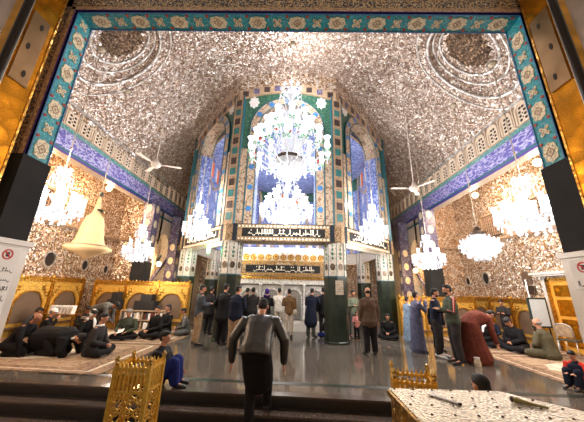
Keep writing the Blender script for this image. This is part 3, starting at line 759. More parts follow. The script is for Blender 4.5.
# mourning banners round the drum
BN = ['front', 'front right', 'right', 'back right', 'back', 'back left', 'left', 'front left']
for i in range(8):
    fr0 = oct_frame(i, AP + .04); rn = random.Random(20 + i)
    t = thing('calligraphy_banner', 'black banner with white script and patterned brown border on the octagon %s' % BN[i], 'banner', fr0.p(0, 3.3))
    fr = Fr((0, 0, 0), fr0.u, fr0.v, fr0.n); hw = SD / 2 - .36
    mb = MB(); mb.fbox(fr, -hw, hw, 0, .62, 0, .02, 0); mb.fbox(fr, -hw, hw, .60, .62, .02, .03, 1)
    n = 26
    for q in range(n):
        x = -hw + .07 + (2 * hw - .14) * q / (n - 1)
        for zc in (.075, .53): mb.poly(fr, [(x + .045 * math.cos(k_ * PI / 2), zc + .04 * math.sin(k_ * PI / 2)) for k_ in range(4)], .02, .026, 2)
    mb.build('cloth', ['cloth_border', 'black_cloth', 'script_white'], t)
    mb = MB(); mb.fbox(fr, -hw + .18, hw - .18, .15, .46, .02, .03, 0)
    mb.build('black_field', 'black_cloth', t)
    mb = MB(); f2 = Fr(fr.p(0, 0, .03), fr.u, fr.v, fr.n); strokes(mb, f2, -hw + .35, hw - .35, .19, .43, .012, 0, rn)
    mb.build('script', 'script_white', t)
for i in range(8):
    a = -PI / 2 - PI / 8 + i * PI / 4; r = (AP + .06) / math.cos(PI / 8)
    t = thing('corner_cloth', 'dark navy corner cloth between the banners at the %s pier' % PN[i], 'cloth', (OC.x, OC.y, 3.3))
    for sgn in (-1, 1):
        n_ = a + sgn * PI / 8; nn = V((math.cos(n_), math.sin(n_), 0)); u = V((-math.sin(n_), math.cos(n_), 0)) * -sgn
        f = Fr(nn * (AP + .06), u, (0, 0, 1), nn)
        mb = MB(); mb.fbox(f, SD / 2 - .36, SD / 2 - .20, 0, .62, 0, .02, 0); mb.fbox(f, SD / 2 - .20, SD / 2 + .02, 0, .62, 0, .012, 1)
        mb.build('cloth_flap', ['navy_cloth', 'cloth_border'], t)

# ------------------------------------------------------------------ the silver shrine
ZX0, ZX1, ZY = -2.45, 1.35, 11.9
t = thing('shrine_enclosure', 'white and silver latticed shrine with gold crest standing within the octagon', 'shrine', ((ZX0 + ZX1) / 2, ZY, 0))
HW = (ZX1 - ZX0) / 2; f = Fr((0, 0, 0), (1, 0, 0), (0, 0, 1), (0, -1, 0))
mb = MB(); mb.box((0, 1.9, .16), (2 * HW + .3, 4.1, .32)); mb.box((0, 1.9, .36), (2 * HW + .1, 3.9, .1)); mb.build('marble_plinth', 'white_marble', t)
mb = MB(); mb.box((0, 1.9, 1.3), (2 * HW - .1, 3.7, 1.8)); mb.build('inner_screen', 'screen_grey', t)
nb = 4; bw = 2 * HW / nb
for q in range(nb):
    x = -HW + bw * (q + .5); w_ = bw * .36
    A = [(x + w_ * math.cos(PI * k_ / 10), 1.35 + .30 * math.sin(PI * k_ / 10)) for k_ in range(11)]
    A0 = [(x + w_, .45)] + A + [(x - w_, .45)]
    mb = MB(); mb.strip(f, A0, [(x + (a - x) * 1.18, b + (.07 if b > 1.4 else 0)) for a, b in A0], .0, .08); fo = mb.build('arched_window', 'silver_panel', t)
    mb = MB()
    for r_ in range(11): mb.fbox(f, x - w_, x + w_, .5 + r_ * .10, .535 + r_ * .10, .01, .045)
    for r_ in range(8): mb.fbox(f, x - w_ + r_ * w_ / 4, x - w_ + .03 + r_ * w_ / 4, .45, 1.6, .01, .04)
    mb.build('grille', 'steel', fo)
for q in range(nb + 1):
    x = -HW + bw * q; mb = MB(); mb.lathe([(.07, .4), (.07, .5), (.045, .55), (.045, 1.75), (.08, 1.85), (.08, 1.9)], (x, -.04, 0), 10); mb.build('column', 'silver_panel', t, smooth=True)
mb = MB(); mb.fbox(f, -HW - .05, HW + .05, 1.88, 2.2, -.1, .1); mb.build('cornice', 'silver_panel', t)
mb = MB()
for q in range(32):
    x = -HW + .06 + q * (2 * HW - .12) / 31; mb.poly(f, [(x - .055, 2.20), (x + .055, 2.20), (x + .055, 2.13), (x, 2.04), (x - .055, 2.13)], .1, .14)
mb.build('scalloped_fringe', 'gold', t)
mb = MB(); mb.fbox(f, -HW, HW, 2.2, 3.5, -3.8, -.1); mb.build('upper_box', 'silver_panel', t)
mb = MB()
for q in range(11):
    x = -HW + .2 + q * (2 * HW - .4) / 10
    P0 = [(x + .14 * math.cos(2 * PI * k_ / 14), 3.06 + .14 * math.sin(2 * PI * k_ / 14)) for k_ in range(15)]
    mb.strip(f, P0, [(x + (a - x) * .55, 3.06 + (b - 3.06) * .55) for a, b in P0], -.1, -.02, 0)
    mb.poly(f, [(x + (a - x) * .4, 3.06 + (b - 3.06) * .4) for a, b in P0[:-1]], -.1, -.04, 0)
mb.fbox(f, -HW, HW, 2.86, 2.9, -.1, .0, 0); mb.build('medallion_crest', 'gold', t)
rn = random.Random(3)
t = thing('calligraphy_banner', 'gold edged black banner with white script hung on the shrine front under gold medallions', 'banner', ((ZX0 + ZX1) / 2, ZY - .12, 2.22))
mb = MB(); mb.fbox(f, -HW, HW, 0, .62, 0, .02, 0)
for q in range(30):
    x = -HW + .08 + q * (2 * HW - .16) / 29
    for zc in (.07, .55): mb.poly(f, [(x + .05 * math.cos(k_ * PI / 2), zc + .045 * math.sin(k_ * PI / 2)) for k_ in range(4)], .02, .026, 1)
mb.build('cloth', ['cloth_border', 'gold'], t)
mb = MB(); mb.fbox(f, -HW + .25, HW - .25, .15, .47, .02, .03); mb.build('black_field', 'black_cloth', t)
mb = MB(); strokes(mb, Fr((0, -.03, 0), f.u, f.v, f.n), -HW + .6, HW - .5, .18, .44, .012, 0, rn); strokes(mb, Fr((0, -.03, 0), f.u, f.v, f.n), -.35, .35, .49, .59, .012, 0, rn); mb.build('script', 'script_white', t)
# ------------------------------------------------------------------ chandeliers
_cache = {}
def cached(key, fn):
    if key not in _cache: _cache[key] = fn()
    return _cache[key]
def inst(key, fn, name, mats, parent, loc=(0, 0, 0), rz=0, smooth=True):
    """first use builds the mesh, later uses share it"""
    if key not in _cache:
        o = fn().build(name, mats, parent, smooth=smooth); _cache[key] = o.data
    else:
        o = bpy.data.objects.new(name, _cache[key]); C.objects.link(o); o.parent = parent
    o.location = loc; o.rotation_euler = (0, 0, rz)
    return o
def arm_mesh(L, drop, rise):
    def fn():
        mb = MB(); pts = []
        for i in range(9):
            t = i / 8; pts.append((.06 + (L - .06) * t, 0, -drop * math.sin(PI * t) * (1 - .3 * t) + rise * t * t))
        mb.tube(pts, [.022] * 9, 6)
        mb.ell((L, 0, rise + .02), (.075, .075, .02), 10, 5)
        for q in range(3):                                  # drops under the arm
            x = L * (.45 + .27 * q); z = -drop * math.sin(PI * x / L) * .8 + rise * (x / L) ** 2
            mb.ell((x, 0, z - .07), (.022, .022, .05), 6, 5); mb.ell((x, 0, z - .16), (.03, .03, .045), 6, 5)
        for q in range(5):
            a = 2 * PI * q / 5; mb.ell((L + .06 * math.cos(a), .06 * math.sin(a), rise - .05), (.018, .018, .045), 6, 4)
        return mb
    return fn
def shade_mesh(h, r):
    def fn():
        mb = MB(); mb.lathe([(r * .35, 0), (r * .75, h * .12), (r * .95, h * .35), (r * .62, h * .65), (r * .8, h * .85), (r * 1.25, h), (r * 1.15, h * .98), (r * .7, h * .84), (r * .5, h * .65), (r * .8, h * .35), (r * .3, h * .03)], n=12)
        return mb
    return fn
def candle_mesh(h, r):
    def fn():
        mb = MB(); mb.lathe([(r, 0), (r, h * .6), (r * 1.25, h * .72), (r * .9, h * .88), (.002, h)], n=8); return mb
    return fn
def chain(root, z0, z1, key, mat='rod', r=.012):
    mb = MB(); mb.tube([(0, 0, z0), (0, 0, z1)], [r, r], 6)
    n = max(2, int((z1 - z0) / .9))
    for q in range(n): mb.ell((0, 0, z0 + (q + .5) * (z1 - z0) / n), (.03, .03, .06), 6, 5)
    mb.build('hanging_rod', mat, root, smooth=True)
    mb = MB(); mb.lathe([(.02, -.12), (.10, -.06), (.14, 0)], (0, 0, z1), 12); mb.build('ceiling_cap', mat, root, smooth=True)
def chandelier(loc, H, R, label, tiers, z_ceil, shade=(.20, .055), power=60, group=None, col=(1, .96, .92), flowers=False, crown=None):
    """tiers: (height fraction, radius fraction, number of arms)"""
    t = thing('crystal_chandelier', label, 'chandelier', loc, 0, group)     # loc = lowest point
    cr = R * .30
    mb = MB(); mb.lathe([(.002, 0), (.05 * R + .02, H * .03), (.10 * R, H * .06), (.30 * R, H * .14), (.36 * R, H * .20), (.14 * R, H * .24), (.08 * R, H * .32), (.20 * R, H * .38), (.08 * R, H * .46), (.06 * R, H * .56), (.17 * R, H * .64), (.07 * R, H * .70), (.05 * R, H * .82), (.14 * R, H * .88), (.04 * R, H * .94), (.02, H)], n=16)
    mb.build('glass_column', 'crystal_glow', t, smooth=True)
    # crown of glass balls and scrolls
    mb = MB(); n = 8
    for q in range(n):
        a = 2 * PI * q / n
        mb.ell((R * .24 * math.cos(a), R * .24 * math.sin(a), H * .93), R * .055, 8, 6)
        pts = [(R * (.08 + .20 * math.sin(PI * s_ / 6)) * math.cos(a), R * (.08 + .20 * math.sin(PI * s_ / 6)) * math.sin(a), H * (.80 + .13 * s_ / 6)) for s_ in range(7)]
        mb.tube(pts, [.018] * 7, 5)
        mb.ell((R * .20 * math.cos(a + .3), R * .20 * math.sin(a + .3), H * .83), (.025, .025, .07), 6, 4)
    mb.build('crown', 'crystal_glow', t, smooth=True)
    mb = MB()                                               # scroll arms mid way
    for q in range(8):
        a = 2 * PI * q / 8; pts = []
        for s_ in range(10):
            u = s_ / 9; rr = R * (.08 + .42 * u - .12 * max(0, u - .7) * 3); zz = H * (.62 + .16 * math.sin(PI * u * .9) - (.05 * max(0, u - .75) * 4))
            pts.append((rr * math.cos(a), rr * math.sin(a), zz))
        mb.tube(pts, [.020] * 10, 5)
    mb.build('scroll_arms', 'crystal_glow', t, smooth=True)
    for (zf, rf, cnt) in (((.14, .38, 18), (.08, .26, 12), (.24, .50, 20), (.36, .30, 14), (.60, .22, 12)) if R > 1 else ((.10, .34, 9), (.04, .20, 6), (.42, .22, 8), (.62, .16, 6))):
        for q in range(cnt):
            a = 2 * PI * q / cnt; x, y, z = R * rf * math.cos(a), R * rf * math.sin(a), H * zf
            def drop():
                mb = MB(); k_ = .020 + R * .012; hh = H * .022
                mb.lathe([(.002, -hh), (k_, -hh * .3), (k_ * .5, hh * .7), (.006, hh), (k_ * .7, hh * 1.4), (.002, hh * 1.9)], n=7); return mb
            inst(('drop', round(R, 2), round(H, 1)), drop, 'crystal_drop', 'crystal_glow', t, (x, y, z))
    hS, rS = shade
    for ti, (zf, rf, cnt) in enumerate(tiers):
        L = R * rf; z = H * zf
        for q in range(cnt):
            a = 2 * PI * (q + (.5 if ti % 2 else .15)) / cnt
            ar = inst(('arm', round(L, 2), round(H, 1)), arm_mesh(L, H * .07, H * .06), 'arm', 'crystal_glow', t, (0, 0, z), a)
            sh = inst(('shade', hS, rS), shade_mesh(hS, rS), 'glass_shade', 'shade_glow', ar, (L, 0, H * .06 + .03))
            inst(('candle', hS), candle_mesh(hS * .95, rS * .42), 'candle_lamp', 'lamp_white', ar, (L, 0, H * .06 + .04))
            if flowers:
                def leaf():
                    mb = MB()
                    for s_ in range(4):
                        b = PI / 4 + s_ * PI / 2; mb.ell((.09 * math.cos(b), .09 * math.sin(b), -.04), (.07, .03, .018), 8, 4, 0, Matrix.Rotation(b, 3, 'Z'))
                    return mb
                inst('leaf', leaf, 'green_leaves', 'leaf_green', ar, (L, 0, H * .06))
                if q % 2:
                    def blossom():
                        mb = MB(); mb.ell((0, 0, 0), (.055, .055, .05), 8, 5)
                        for s_ in range(5): mb.ell((.05 * math.cos(s_ * 1.257), .05 * math.sin(s_ * 1.257), .02), .03, 6, 4)
                        return mb
                    inst('blossom', blossom, 'red_blossom', 'flower_red', ar, (L * .93, .06, H * .06 + .12))
    chain(t, H, z_ceil - loc[2], 'c')
    # light of this chandelier
    lamp('chandelier_light', (0, 0, -.35 - R * .15), power * .50, col, .15, t)
    lamp('chandelier_light', (R * .25, 0, H + .20), power * .42, col, .12, t)
    return t
# great chandelier
big = chandelier((-0.27, 7.7, 4.85), 4.05, 1.38, 'largest crystal chandelier with green leaves and red blossoms, hanging before the octagon front', [(.20, .93, 15), (.33, .72, 12), (.47, .46, 8)], 10.66, (.42, .095), 620, flowers=True, col=(.97, .98, 1.0))
mb = MB(); mb.lathe([(.02, .62), (.20, .66), (.38, .78), (.45, .95), (.42, .95), (.30, .80)], n=20); mb.build('dark_bowl', 'bronze', big, smooth=True)
# chandelier inside the octagon
under = chandelier((-0.55, 13.4, 4.9), 3.2, 1.5, 'wide white crystal chandelier deep inside the octagon below the great one', [(.14, .9, 18), (.30, .72, 14), (.46, .45, 8)], 9.9, (.36, .11), 700, col=(1, .97, .95))
SM = [(.16, .92, 10), (.34, .62, 7)]
chandelier((-6.05, 6.1, 3.13), 1.5, .58, 'crystal chandelier nearest the left jamb with tall glass candles', [(.14, .95, 9), (.22, .55, 5)], vault(-6.05), (.36, .055), 170, col=(1, .88, .74))
chandelier((-6.15, 10.1, 2.58), 1.5, .55, 'crystal chandelier in front of the tiled pillar on the left', SM, vault(-6.15), (.17, .05), 190, col=(1, .88, .74))
chandelier((-3.68, 9.35, 3.39), 1.34, .5, 'crystal chandelier beside the left banner of the octagon', SM, vault(-3.7), (.2, .055), 420, col=(1, .92, .84))
chandelier((5.70, 6.15, 3.12), 1.5, .70, 'crystal chandelier nearest the right jamb with tall glass candles', [(.14, .95, 10), (.24, .55, 6)], vault(5.7), (.36, .06), 160, col=(1, .97, .95))
chandelier((5.3, 10.5, 2.58), 1.4, .6, 'crystal chandelier in front of the tiled pillar on the right', SM, vault(5.3), (.2, .055), 150, col=(1, .94, .88))
chandelier((2.88, 9.46, 3.40), 1.5, .5, 'crystal chandelier beside the right banner of the octagon', SM, vault(2.9), (.2, .055), 420, col=(1, .94, .88))
# dense basket chandelier
def basket():
    loc = (5.66, 8.0, 2.63); t = thing('basket_chandelier', 'dense round crystal basket chandelier between the two armed ones on the right', 'chandelier', loc)
    mb = MB(); mb.lathe([(.02, 0), (.18, .05), (.36, .16), (.48, .32), (.52, .48), (.44, .62), (.22, .74), (.12, .84), (.05, 1.0), (.02, 1.05)], n=24); mb.build('crystal_bowl', 'crystal_glow', t, smooth=True)
    for ring in range(7):
        rr, z = [(.18, .04), (.34, .13), (.47, .28), (.54, .44), (.48, .60), (.28, .72), (.15, .84)][ring]; n = 5 + int(rr * 20)
        for q in range(n):
            a = 2 * PI * (q + ring * .5) / n; inst('bead', lambda: MB().ell((0, 0, 0), (.035, .035, .06), 6, 4), 'crystal_bead', 'crystal_glow', t, (rr * 1.02 * math.cos(a), rr * 1.02 * math.sin(a), z))
    mb = MB(); mb.lathe([(.16, .78), (.25, .86), (.12, .92), (.05, 1.05)], n=12); mb.build('top_cup', 'bronze', t, smooth=True)
    chain(t, 1.0, vault(loc[0]) - loc[2], 'b')
    for q in range(3): lamp('chandelier_light', (.7 * math.cos(q * 2.1), .7 * math.sin(q * 2.1), .25), 90, (1, .95, .9), .12, t)
basket()
# chandelier wrapped in a cloth cover
t = thing('covered_chandelier', 'chandelier wrapped in a cream cloth cover, bell shaped, hanging on the left', 'chandelier', (-6.2, 7.66, 2.42))
mb = MB(); n = 28; prof = [(.02, -.04), (.10, .0), (.20, .08), (.42, .14), (.57, .22), (.59, .28), (.54, .33), (.42, .38), (.35, .50), (.31, .75), (.27, 1.0), (.22, 1.22), (.13, 1.32), (.08, 1.5), (.06, 1.7), (.04, 1.86), (.02, 1.9)]
vs = []
for i, (r, z) in enumerate(prof):
    for k in range(n):
        a = 2 * PI * k / n; q = r * (1 + (.05 if 4 < i < 12 else .02) * math.cos(7 * a + i * .3)); vs.append((q * math.cos(a), q * math.sin(a), z))
mb.add(vs, [(i * n + k, i * n + (k + 1) % n, (i + 1) * n + (k + 1) % n, (i + 1) * n + k) for i in range(len(prof) - 1) for k in range(n)] + [list(range(n - 1, -1, -1))])
mb.build('cloth_cover', 'cover_cloth', t, smooth=True)
mb = MB(); mb.tube([(.57 * math.cos(2 * PI * k / 24), .57 * math.sin(2 * PI * k / 24), .34) for k in range(25)], [.018] * 25, 6, cap=False); mb.build('drawstring', 'buff_tile', t, smooth=True)
mb = MB(); mb.ell((.05, 0, 1.45), (.16, .08, .05)); mb.ell((.22, .02, 1.38), (.13, .03, .02)); mb.ell((.02, 0, 1.98), (.05, .05, .09)); mb.build('green_ribbon', 'green_marble', t, smooth=True)
chain(t, 1.88, vault(-6.2) - 2.42, 'k')
# ceiling fans
for x, y, z, l, tw in ((-4.6, 7.6, 5.45, 'white three-bladed ceiling fan on a long rod on the left', .3), (4.1, 8.5, 5.15, 'white three-bladed ceiling fan on a long rod on the right', 1.0)):
    t = thing('ceiling_fan', l, 'fan', (x, y, z))
    mb = MB(); mb.lathe([(.02, -.12), (.10, -.10), (.15, -.03), (.15, .05), (.08, .10), (.03, .22)], n=16); mb.build('motor', 'fan_white', t, smooth=True)
    for q in range(3):
        mb = MB(); mb.box((.20, 0, 0), (.2, .035, .012)); mb.poly(Fr((0, 0, 0), (1, 0, 0), (0, 1, .08)), [(.28, -.045), (.75, -.07), (.79, 0), (.75, .075), (.28, .05)], -.006, .006)
        o = mb.build('blade', 'fan_white', t); o.rotation_euler = (0, 0, tw + q * 2 * PI / 3)
    chain(t, .2, vault(x) - z, 'f', 'fan_white', .014)
# green lamp
t = thing('green_lamp', 'small glowing green tube lamp on the left side of the octagon', 'lamp', (-3.62, 10.75, 3.05))
mb = MB(); mb.ell((0, 0, .15), (.07, .05, .2), 10, 8); mb.build('glow_tube', 'lamp_green', t, smooth=True)
mb = MB(); mb.box((0, .03, .15), (.06, .03, .5)); mb.build('bracket', 'dark_metal', t); lamp('lamp_light', (0, -.15, .15), 22, (.1, 1, .15), .08, t)
for q, (p_, e_) in enumerate(FILL_LAMPS):  # added lamps out of view, warming the gilded doorway
    t = thing('added_entrance_lamp', 'unseen warm globe lamp added above the camera to light the gold, %s' % ('left', 'right')[q], 'lamp', p_)
    mb = MB(); mb.ell((0, 0, 0), .14, 12, 9); mb.build('globe', 'lamp_warm', t, smooth=True)
    mb = MB(); mb.tube([(0, 0, .1), (0, 0, 2.0)], [.012, .012], 6); mb.build('hanging_rod', 'rod', t)
    lamp('lamp_light', (0, 0, 0), e_, (1, .78, .52), .16, t)
# warm lamps: niches, behind the octagon; unseen ones added to brighten aisles and shrine
def wall_lamp(loc, label, power, col=(1, .62, .28), r=.12):
    t = thing('wall_lamp', label, 'lamp', loc)
    mb = MB(); mb.ell((0, 0, 0), r, 10, 8); mb.build('globe', 'lamp_warm', t, smooth=True)
    mb = MB(); mb.lathe([(.05, -r - .08), (.08, -r - .04), (.03, -r + .02)], n=10); mb.build('holder', 'gold', t, smooth=True)
    lamp('lamp_light', (0, 0, 0), power, col, r + .04, t)
wall_lamp((-6.95, 13.35, 2.75), 'bright warm globe lamp glowing beneath the arched niche on the left', 230)
wall_lamp((6.2, 13.75, 2.75), 'bright warm globe lamp glowing beneath the arched niche on the right', 260)
for s_, x in ((-1, -8.3), (1, 7.7)):  # pendants hidden behind the beam, added to warm the aisle walls
    for q, y in enumerate((4.6, 7.6, 10.6)):
        t = thing('added_aisle_lamp', 'added unseen warm globe pendant %s in the %s aisle behind the beam' % (('nearest the portal', 'in the middle', 'at the far end')[q], 'left' if s_ < 0 else 'right'), 'lamp', (x, y, 5.75))
        mb = MB(); mb.ell((0, 0, 0), .12, 10, 8); mb.build('globe', 'lamp_warm', t, smooth=True)
        mb = MB(); mb.tube([(0, 0, .1), (0, 0, 1.15)], [.015, .015], 6); mb.build('hanging_rod', 'rod', t)
        lamp('lamp_light', (0, 0, -.2), 190, (1, .60, .30) if s_ < 0 else (1, .72, .48), .15, t)
wall_lamp((-1.7, 10.6, 3.62), 'small unseen white globe lamp added to brighten the shrine front on the left', 70, (1, .95, .88), r=.05)  # lamp pair added out of sight to whiten the shrine front
wall_lamp((.8, 10.6, 3.62), 'small unseen white globe lamp added to brighten the shrine front on the right', 70, (1, .95, .88), r=.05)
wall_lamp((-4.9, 16.6, 2.9), 'warm globe lamp behind the octagon on the left', 200)
wall_lamp((4.1, 16.6, 2.9), 'warm globe lamp behind the octagon on the right', 220)
wall_lamp((-.5, 18.6, 5.2), 'warm globe lamp on the far wall behind the octagon', 200)

# ------------------------------------------------------------------ gilded cabinets along the walls
def cabinet(w, h):
    t = thing('gilded_cabinet', 'x', 'cabinet')
    d = .32; f = Fr((0, -d / 2, 0), (1, 0, 0), (0, 0, 1), (0, -1, 0))
    mb = MB(); mb.box((0, 0, h / 2), (w, d, h)); mb.build('body', 'gold_panel', t)
    mb = MB(); W_ = w * .32; zs = h * .50; A = []
    for i in range(17):
        a = PI * i / 16; A.append((W_ * math.cos(a) * (1 + .06 * math.cos(6 * a)), zs + h * .25 * math.sin(a) ** .8))
    mb.poly(f, [(W_, h * .22)] + A + [(-W_, h * .22)], 0, .012); mb.build('arched_panel', 'arch_fill', t)
    mb = MB(); A0 = [(W_, h * .22)] + A + [(-W_, h * .22)]
    mb.strip(f, A0, [(a * 1.09, b + (.04 if b > zs else 0)) for a, b in A0], 0, .045)
    for sx in (-1, 1):
        mb.fbox(f, sx * w * .5 - .045, sx * w * .5 + .045, 0, h, -.02, .06)
        for q in range(3): 
            for z_ in (0, 1): mb.ell(f.p(sx * w * (.30 + .06 * q), h * (.80 - .06 * q + .05 * z_), .03), (.05, .02, .05), 6, 4)
        mb.ell(f.p(sx * w * .5, h + .06, 0), (.05, .05, .07), 8, 6)
    mb.build('ornament', 'gold', t, smooth=False)
    mb = MB(); mb.fbox(f, -w / 2, w / 2, h - .10, h, 0, .07); mb.fbox(f, -w / 2, w / 2, h, h + .03, -.1, .09)
    for q in range(9): mb.poly(f, [(-w / 2 + w * (q + .05) / 9, h), (-w / 2 + w * (q + .95) / 9, h), (-w / 2 + w * (q + .5) / 9, h + .09)], -.02, .02)
    mb.build('cresting', 'gold', t)
    mb = MB(); mb.fbox(f, -w / 2 + .05, w / 2 - .05, h * .13, h * .16, 0, .12); mb.build('shelf', 'wood_dark', t)
    return t
cabL = cabinet(1.44, 1.85)
lab = ['nearest the left jamb', 'second from the left jamb', 'third from the left jamb', 'just before the corner of the left wall']
src = cabL; first = True
def put(src, used, x, y, rz, label, group):
    o = src if not used else copy_tree(src)
    o.location = (x, y, 0); o.rotation_euler = (0, 0, rz); o['label'] = label; o['group'] = group
    return o
for q, y in enumerate((6.3, 7.76, 9.22, 10.68)):
    put(cabL, q > 0, -9.2, y, PI / 2, 'gilded cabinet with dull arched panel, %s along the left mirrored wall' % ('nearest the left jamb', 'second from the left jamb', 'third from the left jamb', 'last before the corner')[q], 'gilded cabinets on the left')
for q, x in enumerate((-7.82, -6.49, -5.16)):
    cb = put(cabL, True, x, 11.6, 0, 'gilded cabinet with dull arched panel on the far left, %s' % ('at the corner', 'behind two black boxes', 'rightmost, beside the octagon')[q], 'gilded cabinets on the left'); cb.scale = (.94, 1, .98)
cabR = cabinet(1.14, 1.48)
for q, y in enumerate((10.2, 11.38, 12.56, 13.74)):
    put(cabR, q > 0, 8.6, y, -PI / 2, 'low gilded cabinet along the right mirrored wall, %s' % ('nearest the orange door', 'second from the orange door', 'third from the orange door', 'at the far corner')[q], 'gilded cabinets on the right')
for q, x in enumerate((6.9, 5.88, 4.86)):
    cb = put(cabR, True, x, 11.6, 0, 'low gilded cabinet in the far right row, %s of the three' % ('rightmost', 'middle', 'leftmost')[q], 'gilded cabinets on the right'); cb.scale = (.90, 1, .98)
# black boxes and book tables before the left cabinets
for x, y, w_, h_, l in ((-7.25, 11.05, .42, .55, 'small black loudspeaker box stacked before the left cabinets'), (-5.98, 11.08, .80, .50, 'wide black box with a smaller one on it before the left cabinets')):
    t = thing('black_box', l, 'box', (x, y, .74))
    mb = MB(); mb.box((0, 0, h_ * .35), (w_, .4, h_ * .7)); mb.build('lower_case', 'box_black', t)
    mb = MB(); mb.box((.03, 0, h_ * .95), (w_ * .55, .36, h_ * .5)); mb.build('upper_case', 'box_black', t)
for x, l in ((-8.05, 'low wooden stand under the small black box, by the left cabinets'),):
    t = thing('low_stand', l, 'table', (-7.35, 11.05, 0)); mb = MB(); mb.box((0, 0, .72), (.9, .45, .04)); mb.build('top', 'gold', t)
    for sx in (-1, 1):
        for sy in (-1, 1): mb = MB(); mb.box((sx * .4, sy * .18, .35), (.05, .05, .70)); mb.build('leg', 'gold', t)
t = thing('book_shelf', 'long low bookshelf with books in rows on the far left', 'shelf', (-5.98, 11.08, 0))
for z in (.05, .38, .72): mb = MB(); mb.box((0, 0, z), (1.7, .45, .04)); mb.build('shelf_board', 'buff_tile', t)
for sx in (-.84, 0, .84): mb = MB(); mb.box((sx, 0, .37), (.04, .45, .7)); mb.build('upright', 'buff_tile', t)
rn = random.Random(11); first = None
for z, row in ((.405, 'upper'), (.075, 'lower')):
    x = -6.75; q = 0
    while x < -5.25:
        wd = rn.uniform(.05, .09); h = rn.uniform(.18, .26)
        if abs(x + wd / 2 + 5.98) > .09:
            mb = MB(); mb.box((0, 0, h / 2), (wd, .17, h)); mt = rn.choice(['paper', 'c_cream', 'c_maroon', 'c_bluegrey', 'paper'])
            o = mb.build('book', mt, None, loc=(x + wd / 2, 10.94, z))
            tag(o, '%s book standing on the %s board of the long bookshelf, %s' % ({'paper': 'white', 'c_cream': 'cream', 'c_maroon': 'maroon', 'c_bluegrey': 'blue-grey'}[mt], row, 'at the left half' if x < -6.0 else 'at the right half'), 'book', 'books on the low shelf')
        x += wd + .012; q += 1
# rack with pale rods
t = thing('book_rack', 'gold table with a rack of upright white books at the left', 'rack', (-8.35, 9.9, 0))
mb = MB(); mb.box((0, 0, .62), (1.2, .4, .04)); mb.build('table_top', 'gold', t)
for sx in (-1, 1):
    for sy in (-1, 1): mb = MB(); mb.box((sx * .56, sy * .16, .3), (.05, .05, .60)); mb.build('leg', 'gold', t)
for q in range(7):
    mb = MB(); mb.box((0, 0, .14), (.04, .18, .28)); o = mb.build('book', 'paper', None, loc=(-8.75 + q * .13, 9.9, .641))
    o.rotation_euler = (0, .12, 0); tag(o, 'white book leaning in the rack on the gold table, %s from its left end' % ('first', 'second', 'third', 'fourth', 'fifth', 'sixth', 'seventh')[q], 'book', 'white books in the rack')

# right side: shelf ledge, golden door, framed board, chairs
f = Fr((8.8, 0, 0), (0, 1, 0), (0, 0, 1), (-1, 0, 0))
t = thing('wall_ledge', 'white stone ledge on brackets above the golden door on the right', 'shelf', (8.8, 9.1, 2.36))
mb = MB(); mb.box((-.14, 0, .04), (.28, 1.5, .08)); mb.box((-.1, 0, -.03), (.2, 1.4, .06)); mb.build('board', 'white_marble', t)
mb = MB(); mb.box((-.08, -.5, -.1), (.12, .08, .12)); mb.box((-.08, .5, -.1), (.12, .08, .12)); mb.build('bracket', 'white_marble', t)
dt = MB(); dt.fbox(f, 8.42, 9.38, 0, 2.16, 0, .06, 0); dt.fbox(f, 8.34, 8.44, 0, 2.24, 0, .12, 1); dt.fbox(f, 9.36, 9.46, 0, 2.24, 0, .12, 1); dt.fbox(f, 8.34, 9.46, 2.14, 2.24, 0, .12, 1)
dr = dt.build('door_1', ['wood_orange', 'gold']); struct(dr, 'orange golden panelled door in the right wall')
for (b0, b1) in ((.15, .95), (1.05, 1.55), (1.65, 2.0)):
    mb = MB(); mb.fbox(f, 8.58, 9.22, b0, b1, .06, .085); P0 = [(8.63, b0 + .05), (9.17, b0 + .05), (9.17, b1 - .05), (8.63, b1 - .05), (8.63, b0 + .05)]
    mb.strip(f, P0, [(8.9 + (a - 8.9) * .8, (b0 + b1) / 2 + (b - (b0 + b1) / 2) * .8) for a, b in P0], .085, .10); mb.build('panel', 'gold_door', dr)
mb = MB(); mb.fbox(f, 7.3, 8.34, 0, 2.3, 0, .04); mb.fbox(f, 9.46, 9.66, 0, 2.36, 0, .04); struct(mb.build('trim_%d' % TR, 'white_marble')); TR += 1
t = thing('framed_board', 'white notice board in a thin dark frame standing left of the golden door', 'board', (7.85, 9.0, .72), 0)
for sx in (-1, 1): mb = MB(); mb.box((sx * .24, .02, -.36), (.03, .03, .74)); mb.build('stand_leg', 'dark_metal', t)
mb = MB(); mb.box((0, 0, .42), (.60, .05, .90)); mb.build('frame', 'green_cloth', t)
mb = MB(); mb.box((0, -.028, .42), (.50, .01, .80)); mb.build('white_sheet', 'screen_white', t)
